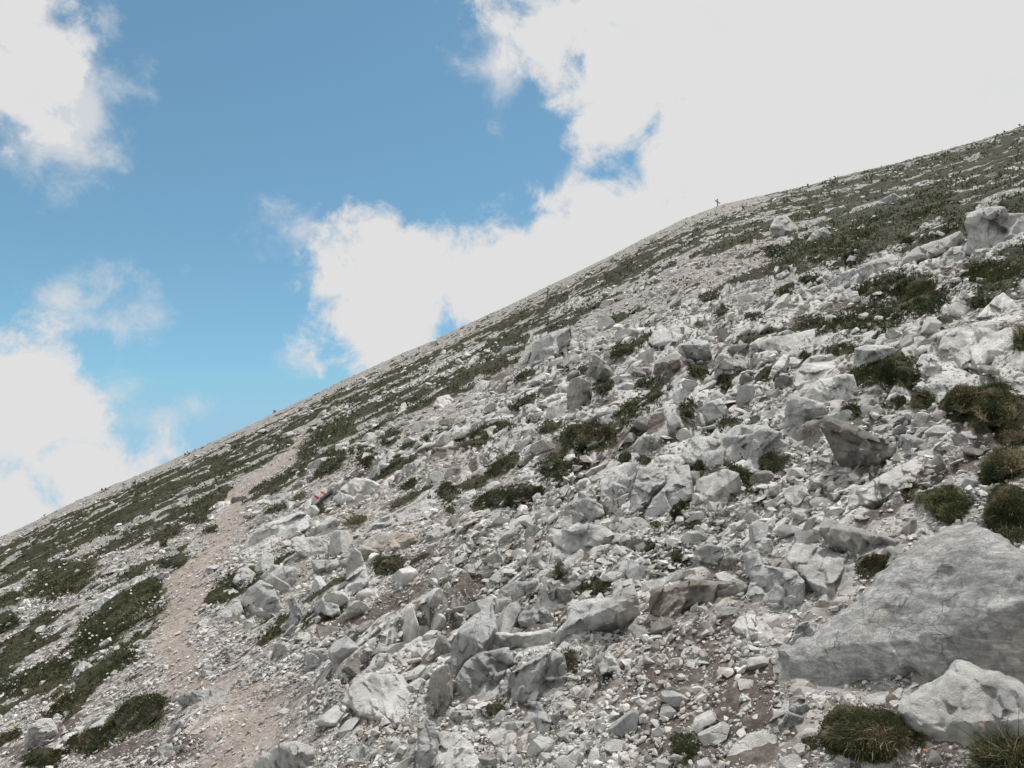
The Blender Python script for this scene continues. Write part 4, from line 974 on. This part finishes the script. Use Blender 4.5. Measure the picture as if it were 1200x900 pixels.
for vi, e in enumerate(VEG):
    cx, cy, rx, ry, ang, kind = e
    g = np.random.RandomState(1000 + vi)
    area = math.pi * rx * ry
    N = int(min(14000, max(150, area * (1.5 if kind in 'mc' else 2.4))))
    a_ = math.radians(ang); rad_ = np.sqrt(g.rand(N * 3)) * (1.45 if kind in 'mc' else 1.2); th_ = g.rand(N * 3) * 6.283
    X = rad_ * np.cos(th_) * rx; Y = rad_ * np.sin(th_) * ry
    px = cx + X * math.cos(a_) - Y * math.sin(a_); py = cy - (X * math.sin(a_) + Y * math.cos(a_))
    Gp, t = ground(px, py); ok = np.isfinite(t); t0 = np.median(t[ok])
    ok &= np.abs(t - t0) < 0.35 * t0
    n2 = fbm(Gp[:, 0] / 0.13 + 7, Gp[:, 1] / 0.13, 3, 5); sz0 = ry * t0 / F + 0.01; sw = 0.75 * sz0 + 0.01; n5 = fbm(Gp[:, 0] / sw + vi, Gp[:, 1] / sw, 3, 2)
    edge = 1.0 - rad_ + 0.4 * n2 * (1 if kind in 'mc' else 0.4) + (1.25 if kind in 'mc' else 0.35) * n5
    ok &= edge > 0.12
    if kind in 'm': ok &= (n2 > -0.42)
    idx = np.flatnonzero(ok)[:N]
    px, py, Gp, t, edge, rad_ = px[idx], py[idx], Gp[idx], t[idx], edge[idx], rad_[idx]
    if len(idx) < 20: continue
    nn = tnormal(Gp[:, 0], Gp[:, 1], 0.5)
    sz = ry * t0 / F
    mh = {'m': 0.16, 'c': 0.38, 't': 0.15, 'T': 0.5}[kind] * sz * 1.2
    lump = 1 + 0.8 * fbm(Gp[:, 0] / (0.7 * sz + 0.03), Gp[:, 1] / (0.7 * sz + 0.03), 3, 3)
    dome = np.sqrt(np.clip(1 - (rad_ / 1.1) ** 2, 0, 1)) * mh * lump
    base = Gp + nn * dome[:, None] * 1.0
    # outward lean for domes
    cen = Gp.mean(0); out = Gp - cen; out /= np.maximum(np.linalg.norm(out, axis=1, keepdims=True), 1e-6)
    nl = nn + out * (rad_[:, None] * {'m': 0.2, 'c': 0.5, 't': 0.4, 'T': 0.35}[kind])
    m1 = t0 / F          # metres per pixel here
    tone = np.clip(g.beta(2.2, 2.6, len(px)) + 0.35 * n2[idx] + 0.7 * fbm(Gp[:, 0] / (0.5 * sz0) + vi, Gp[:, 1] / (0.5 * sz0), 2, 6) + g.uniform(-0.1, 0.15), 0, 1)
    if kind in 'mc':
        L = np.clip(g.uniform(2.2, 4.6, len(px)) * m1, 0.008, 0.35); Wd = L * g.uniform(0.14, 0.26, len(px))
        V, T, nv = blades(base - nl * L[:, None] * 0.3, nl, L, Wd, g, 0.75, 0.1, 1); mat = M['leaf']
    else:
        big = {'t': (9, 20), 'T': (5, 13)}[kind]
        if (cx, cy) == (1180, 890): big = (35, 105)
        elif (cx, cy) == (1018, 866): big = (9, 24)
        L = np.clip(g.uniform(*big, len(px)) * m1, 0.02, 0.5) * np.clip(edge + 0.3, 0.4, 1); L = L * np.where(g.rand(len(px)) < 0.12, 1.7, 1.0); Wd = np.minimum(L * g.uniform(0.025, 0.05, len(px)), g.uniform(0.35, 0.7, len(px)) * m1)
        if kind == 't': keep = g.rand(len(px)) < (0.14 if cx == 1180 else 0.4) 
        else: keep = np.ones(len(px), bool)
        V, T, nv = blades((base - nl * L[:, None] * 0.2)[keep], nl[keep], L[keep], Wd[keep], g, 0.7, 0.55, 3); tone = np.clip(tone[keep] * 1.15, 0, 1); mat = M['blade']
    tone = np.repeat(tone, nv)
    mi = np.zeros(len(T), int)
    # the turf dome under the leaves
    K = 22; U = []; dome_me = None
    for a in range(8):
        for b in range(K):
            rq = (a + 0.02) / 7 * 0.66; tq = b / K * 6.283
            U.append((rq, tq))
    U = np.array(U); X = U[:, 0] * np.cos(U[:, 1]) * rx; Y = U[:, 0] * np.sin(U[:, 1]) * ry
    ux = cx + X * math.cos(a_) - Y * math.sin(a_); uy = cy - (X * math.sin(a_) + Y * math.cos(a_))
    ut = np.clip(np.nan_to_num(hit(ux, uy), nan=t0), t0 * 0.7, t0 * 1.3); UG = rays(ux, uy) * ut[:, None]; bad = np.zeros(1, bool)
    if kind in 'cT' and not bad.any():
        un = tnormal(UG[:, 0], UG[:, 1], 0.5)
        lump2 = 1 + 0.8 * fbm(UG[:, 0] / (0.7 * sz + 0.03), UG[:, 1] / (0.7 * sz + 0.03), 3, 3)
        UV = UG + un * (np.sqrt(np.clip(1 - (U[:, 0] / 1.0) ** 2, 0, 1)) * mh * lump2 * 0.86 - 0.006)[:, None]
        FT = []
        for a in range(7):
            for b in range(K):
                p, q_ = a * K + b, a * K + (b + 1) % K; FT += [(p, p + K, q_ + K), (p, q_ + K, q_)]
        dome_me = mesh_np('turf_mound', UV - cen, FT, [M['turf']], smooth=True)
    nm, adj, cat = {'m': ('plant_mat', 'dark green creeping plant', 'plant mat'), 'c': ('cushion_plant', 'rounded green cushion plant', 'cushion plant'),
                    't': ('grass_tuft', 'loose tuft of thin', 'grass tuft'), 'T': ('grass_clump', 'dense olive green', 'grass clump')}[kind]
    noun = {'m': 'mat', 'c': '', 't': 'grass', 'T': 'grass clump'}[kind]
    if rx > 28: adj = 'wide ' + adj
    elif rx < 11: adj = 'tiny ' + adj
    me = mesh_np(nm, V - cen, T, [mat, M['turf']], tone, mi)
    o = link(nm, me, loc=cen)
    if dome_me is not None: link('turf_mound', dome_me, o)
    o['category'] = cat; o['group'] = {'m': 'creeping plant mats on the slope', 'c': 'cushion plants among the rocks', 't': 'grass tufts among the rocks', 'T': 'grass clumps at the right'}[kind]
    PLANTS.append(dict(o=o, c=(cx, cy), adj=adj, noun=noun or 'tuft'))
for p in PLANTS: p['noun'] = p['noun']
autolabel(PLANTS, '')

# far turf and small plants nobody could count
g = np.random.RandomState(55)
N = 520000
px = g.uniform(-300, 1480, N); py = g.uniform(130, 900, N)
G_, t = ground(px, py); ok = np.isfinite(t) & (t < 190); px, py, G_, t = px[ok], py[ok], G_[ok], t[ok]
vg, pa_, so = surf(px, py, G_[:, 0], G_[:, 1], np.ones(len(px)) * 5)
k = (vg > 0.45) & ~on_rock(px, py) & (g.rand(len(px)) < 0.9)
px, py, G_, t = px[k], py[k], G_[k], t[k]
nn = tnormal(G_[:, 0], G_[:, 1], 0.5)
m1 = t / F
G_ = G_ + nn * (m1 * np.clip(2.2 * fbm(G_[:, 0] / (9 * m1), G_[:, 1] / (9 * m1), 2, 3) + 1.0, -0.5, 3) + np.clip(0.0025 * t, 0.01, 0.05) * 0.8)[:, None]
L = np.clip(g.uniform(2.0, 5.0, len(px)) * m1, 0.008, 0.6); Wd = L * g.uniform(0.2, 0.36, len(px))
V, T, nv = blades(G_, nn, L * 0.8, Wd * 1.2, g, 1.3, 0.1, 1)
tone = np.clip(g.beta(2.2, 3.0, len(px)) + 0.3 * fbm(G_[:, 0] / 0.9, G_[:, 1] / 0.9, 3, 1), 0, 1)
me = mesh_np('grass', V, T, [M['leaf']], np.repeat(tone, nv))
tag(link('grass', me), 'short dark green alpine turf mottling the far slope', kind='stuff')

# ------------------------------------------------------------------ flowers
def flower_mesh(name, petals, pm, cm, seed=0):
    V, T, mi = [], [], []
    g = np.random.RandomState(seed)
    for k in range(petals):
        a = 6.283 * k / petals + g.uniform(-0.06, 0.06); c, s = math.cos(a), math.sin(a)
        b = len(V); w = 0.19 if petals > 6 else 0.3
        for (r_, q_, z_) in ((0.10, 0, 0.02), (0.42, -w * 0.6, 0.07), (0.42, w * 0.6, 0.07), (0.85, -w, 0.06), (0.85, w, 0.06), (1.0, 0, 0.03)):
            V.append((r_ * c - q_ * s, r_ * s + q_ * c, z_))
        T += [(b, b + 1, b + 2), (b + 1, b + 3, b + 4), (b + 1, b + 4, b + 2), (b + 3, b + 5, b + 4)]; mi += [0] * 4
    b = len(V); V.append((0, 0, 0.16))
    for k in range(10):
        a = 6.283 * k / 10; V.append((0.24 * math.cos(a), 0.24 * math.sin(a), 0.07))
    for k in range(10): T.append((b, b + 1 + k, b + 1 + (k + 1) % 10)); mi.append(1)
    b = len(V)
    for z_ in (0.03, -1.6):
        for k in range(4): V.append((0.035 * math.cos(k * 1.57), 0.035 * math.sin(k * 1.57), z_))
    for k in range(4):
        q_ = (k + 1) % 4; T += [(b + k, b + 4 + k, b + 4 + q_), (b + k, b + 4 + q_, b + q_)]; mi += [2, 2]
    return mesh_np(name, V, T, [pm, cm, M['leaf']], np.full(len(V), 0.4), mi)
FW = flower_mesh('white_flower', 8, M['petal'], M['yellow'], 1)
FY = flower_mesh('yellow_flower', 6, M['yellow'], M['orange'], 2)
FO = flower_mesh('orange_flower', 7, M['orange'], M['orange'], 3)
def flower(me, x, y, dpx, label, group=None, lift=0.04, cat='flower'):
    G, t = ground([x], [y])
    if not np.isfinite(t[0]): return
    s = dpx / 2 * t[0] / F
    o = link(me.name.split('.')[0], me, loc=Vector(G[0]) + Vector((0, -0.02, lift + s)))
    vd = -G[0] / np.linalg.norm(G[0]); z = vd * 0.7 + np.array([0, 0, 0.7]) + rng.normal(size=3) * 0.2; z /= np.linalg.norm(z)
    o.rotation_mode = 'QUATERNION'; o.rotation_quaternion = Vector(z).to_track_quat('Z', 'Y'); o.scale = (s, s, s)
    tag(o, label, cat, group); return o
daisy = flower(FW, 677, 767, 8, 'large white daisy with yellow centre beside the pale split outcrop', lift=0.012)
def split_parts(o, names):
    me = o.data; V = np.array([v.co[:] for v in me.vertices]); P_ = [(p.material_index, tuple(p.vertices)) for p in me.polygons]
    out_ = {}
    for k, nm in names.items():
        T_ = [p for i, p in P_ if i == k]; u = sorted({v for t in T_ for v in t}); mp = {v: i for i, v in enumerate(u)}
        out_[k] = mesh_np(nm, V[u], [[mp[v] for v in t] for t in T_], [me.materials[k]], np.full(len(u), 0.4))
    o.data = out_[0]
    for k, nm in names.items():
        if k: link(nm, out_[k], o)
split_parts(daisy, {0: 'flower', 1: 'flower_centre', 2: 'stem'})
FLOW = [  # traced from the photograph
 ('left', [(154,700),(168,712),(175,711),(181,706),(172,723),(157,727),(142,730),(146,729),(129,718),(122,737),(104,729),(106,748),(105,754),(108,751),(114,750),(120,757),(101,770),(82,777),(153,698),(133,712),(161,724),(165,716),(180,709),(94,747),(93,750),(145,735),(126,743),(98,733),(112,762),(127,797),(84,818),(86,817),(50,789),(30,865)]),
 ('upper left', [(60,672),(70,668),(75,664),(55,690),(62,700),(81,679),(90,672),(100,663),(66,655),(118,657),(125,655),(133,651),(137,648),(145,652),(150,649),(105,652),(112,648),(142,656),(135,660),(92,660)]),
 ('right', [(940,291),(944,289),(948,287),(952,286),(935,288),(955,288),(960,262),(1011,268),(998,262),(1006,284),(985,262),(1002,260),(1045,343),(1075,318),(1078,319),(1020,345),(1003,340),(1010,341),(1026,395),(1022,396),(1028,393),(994,402),(1003,404),(1068,318)]),
 ('upper', [(752,370),(756,372),(760,368),(765,365),(770,372),(745,370),(758,366),(776,366),(741,373),(880,320),(885,318),(893,322),(878,325)]),
 ('low bush', [(417,605),(425,600)])]
WHERE = {'left': 'small white flower dotting the dark green mat beside the path', 'upper left': 'small white flower in the turf on the far left slope',
         'right': 'small white flower in the green mats below the big pale boulder', 'upper': 'tiny white flower in the turf above the rubble', 'low bush': 'small white flower in the tuft above the tan stained slab'}
for key, pts in FLOW:
    for (x, y) in pts:
        flower(FW, x + rng.uniform(-1, 1), y + rng.uniform(-1, 1), rng.uniform(2.0, 3.2) if y > 620 else rng.uniform(1.6, 2.3), WHERE[key], WHERE[key].replace('flower', 'flowers'))
flower(FY, 37, 696, 3, 'small yellow flower left of the white flowers in the turf')
flower(FY, 471, 515, 3.5, 'yellow flower at the right end of a small green cushion')
flower(FY, 15, 861, 4, 'pale yellow flower near the white faceted rock')
flower(FY, 788, 335, 3, 'tiny yellow flower in the upper turf')
flower(FO, 1148, 878, 6, 'orange flower head in front of the white block', lift=0.05)
flower(FO, 1081, 896, 6, 'orange flower head by the big grass clump at the bottom edge', lift=0.03)

# ------------------------------------------------------------------ summit cross and ridge post
def box(V, T, c, h, R_=None):
    b = len(V)
    for sx in (-1, 1):
        for sy in (-1, 1):
            for sz in (-1, 1):
                p = Vector((sx * h[0], sy * h[1], sz * h[2]))
                if R_ is not None: p = R_ @ p
                V.append(tuple(Vector(c) + p))
    T += [(b+0,b+1,b+3,b+2),(b+4,b+6,b+7,b+5),(b+0,b+4,b+5,b+1),(b+2,b+3,b+7,b+6),(b+0,b+2,b+6,b+4),(b+1,b+5,b+7,b+3)]
def crest_point(x):
    ys = np.arange(120, 700, 0.5); t = hit(np.full(len(ys), x), ys); k = np.flatnonzero(np.isfinite(t))[0]
    return rays([x], [ys[k]])[0] * t[k], t[k]
Pc, tc_ = crest_point(841); u = tc_ / F
root = bpy.data.objects.new('summit_cross', None); COL.objects.link(root); root.location = Vector(Pc) - Vector((0, 0, 1.5 * u))
tag(root, 'thin wooden cross standing on the skyline', 'cross')
V, T = [], []; box(V, T, (0, 0, 5.5 * u), (0.45 * u, 0.45 * u, 5.5 * u)); link('post', mesh_np('post', V, T, [M['wood']]), root)
V, T = [], []; box(V, T, (0.3 * u, 0, 7.2 * u), (3.6 * u, 0.4 * u, 0.42 * u), Matrix.Rotation(math.radians(33), 3, 'Y')); link('crossbar', mesh_np('crossbar', V, T, [M['wood']]), root)
V, T = [], []; box(V, T, (0, 0, 9.9 * u), (0.5 * u, 0.5 * u, 0.3 * u)); link('post_cap', mesh_np('post_cap', V, T, [M['wood']]), root)
Pc, tc_ = crest_point(321); u = tc_ / F
root = bpy.data.objects.new('trail_post', None); COL.objects.link(root); root.location = Vector(Pc) - Vector((0, 0, 1.0 * u))
tag(root, 'short dark post with a small board on the left skyline', 'trail post')
V, T = [], []; box(V, T, (0, 0, 2.2 * u), (0.5 * u, 0.5 * u, 2.2 * u)); link('post', mesh_np('post', V, T, [M['wood']]), root)
V, T = [], []; box(V, T, (0.9 * u, 0, 3.3 * u), (1.5 * u, 0.3 * u, 0.7 * u), Matrix.Rotation(math.radians(15), 3, 'Y')); link('board', mesh_np('board', V, T, [M['wood']]), root)

# ------------------------------------------------------------------ sky
SUN_EL, SUN_AZ = math.radians(68), math.radians(38)
w = bpy.data.worlds.new('World'); scn.world = w; w.use_nodes = True
nt = w.node_tree; nt.nodes.clear(); q = NB(nt)
out = q.n('ShaderNodeOutputWorld'); bg = q.n('ShaderNodeBackground'); bg.inputs['Strength'].default_value = 0.1; nt.links.new(bg.outputs[0], out.inputs[0])
sky = q.n('ShaderNodeTexSky', sky_type='NISHITA'); sky.sun_disc = False; sky.sun_elevation = SUN_EL; sky.sun_rotation = SUN_AZ
sky.altitude = 1800; sky.air_density = 1.0; sky.dust_density = 0.6; sky.ozone_density = 1.5
tc = q.n('ShaderNodeTexCoord'); D_ = tc.outputs['Generated']
def dot(v):
    x = q.n('ShaderNodeVectorMath', operation='DOT_PRODUCT'); nt.links.new(D_, x.inputs[0]); x.inputs[1].default_value = tuple(v); return x.outputs['Value']
df = q.math('MAXIMUM', dot(FWD), 0.06)
X = q.math('DIVIDE', dot(RIGHT), df); Y = q.math('DIVIDE', dot(UP), df)
n_big = q.noise(D_, 4.2, 9, 0.58); n_fine = q.noise(D_, 17, 9, 0.68, 0.3)
wob = q.math('ADD', q.math('MULTIPLY', q.math('SUBTRACT', n_big, 0.5), 0.22), q.math('MULTIPLY', q.math('SUBTRACT', n_fine, 0.5), 0.17))
BLOBS = [(930,-10,345,190),(1180,60,260,230),(725,85,85,120),(1010,200,290,215),(760,310,205,108),(610,325,150,80),(470,330,105,82),(430,385,80,45),(640,55,52,70),(600,20,25,30),
         (50,100,92,88),(55,185,42,50),(25,55,50,50),(15,455,120,85),(85,480,55,45),(20,410,60,40),(118,578,112,72),(60,150,80,70),(15,600,90,60),(140,590,80,50)]
WISPS = [(118,315,58,36),(85,345,44,22),(122,383,48,18),(75,140,95,110),(20,30,60,60),(345,276,15,7),(357,424,15,9),(132,455,24,28),(150,492,40,12),(590,85,32,55),(125,30,10,12),(665,215,12,10),(580,150,10,16)]
def field(blobs):
    acc = None
    for (cx, cy, rx, ry) in blobs:
        u0, v0, a, b = (cx - 600) / F, (450 - cy) / F, rx / F, ry / F
        dx = q.math('MULTIPLY_ADD', X, 1 / a, -u0 / a); dy = q.math('MULTIPLY_ADD', Y, 1 / b, -v0 / b)
        r2 = q.math('MULTIPLY_ADD', dx, dx, q.math('MULTIPLY', dy, dy))
        r1 = q.math('SQRT', r2); f = q.math('MULTIPLY', q.math('SUBTRACT', 1.0, r1), min(a, b))
        acc = f if acc is None else q.math('MAXIMUM', acc, f)
    return acc
fb = q.math('ADD', field(BLOBS), wob)
fw = q.math('ADD', field(WISPS), q.math('MULTIPLY', wob, 0.8))
def ss(v, lo, hi):
    x = q.n('ShaderNodeMapRange', interpolation_type='SMOOTHSTEP'); nt.links.new(v, x.inputs[0]); x.inputs[1].default_value = lo; x.inputs[2].default_value = hi; return x.outputs[0]
al = q.math('MAXIMUM', ss(fb, -0.018, 0.036), q.math('MULTIPLY', ss(fw, -0.02, 0.05), 0.8))
# unseen clouds elsewhere in the sky, spread wide to neutralise the blue fill
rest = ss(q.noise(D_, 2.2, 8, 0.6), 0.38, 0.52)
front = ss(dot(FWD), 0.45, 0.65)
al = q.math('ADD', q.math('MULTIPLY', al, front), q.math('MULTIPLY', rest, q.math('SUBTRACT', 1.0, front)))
sep = q.n('ShaderNodeSeparateXYZ'); nt.links.new(D_, sep.inputs[0])
skc = q.mix(1.0, sky.outputs[0], (1.0, 1.0, 1.0), 'MULTIPLY')
SKY_TINT = skc.node
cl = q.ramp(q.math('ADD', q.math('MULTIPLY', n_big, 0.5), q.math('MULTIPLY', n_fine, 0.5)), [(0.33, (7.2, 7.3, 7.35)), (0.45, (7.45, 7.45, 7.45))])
cs = q.n('ShaderNodeVectorMath', operation='SCALE')
skc = q.mix(1.0, skc, (3.3, 5.8, 7.5), 'DARKEN')
cl = q.mix(front, (8.6, 8.5, 8.3), cl)  # unseen clouds behind the camera, brightened as fill for camera-facing faces
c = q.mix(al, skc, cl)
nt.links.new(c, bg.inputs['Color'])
SKY_TINT.inputs[7].default_value = (1.25, 1.60, 1.36, 1)
w.cycles.sampling_method = 'AUTOMATIC'

sun = bpy.data.lights.new('sun', 'SUN'); sun.energy = 4.7; sun.angle = math.radians(4.5); sun.color = (1.0, 0.975, 0.945)
so_ = link('sun', sun)
sdv = Vector((math.cos(SUN_EL) * math.sin(SUN_AZ), math.cos(SUN_EL) * math.cos(SUN_AZ), math.sin(SUN_EL)))
so_.rotation_euler = (-sdv).to_track_quat('-Z', 'Y').to_euler()

# ------------------------------------------------------------------ camera
cam = bpy.data.cameras.new('camera'); cam.sensor_width = 36; cam.lens = F / W * 36; cam.clip_start = 0.05; cam.clip_end = 5000
co = link('camera', cam); co.location = (0, 0, 0); co.rotation_euler = (math.pi / 2 + PITCH, 0, 0)
scn.camera = co
scn.view_settings.view_transform = 'Standard'; scn.view_settings.look = 'None'; scn.view_settings.exposure = 0; scn.view_settings.gamma = 1
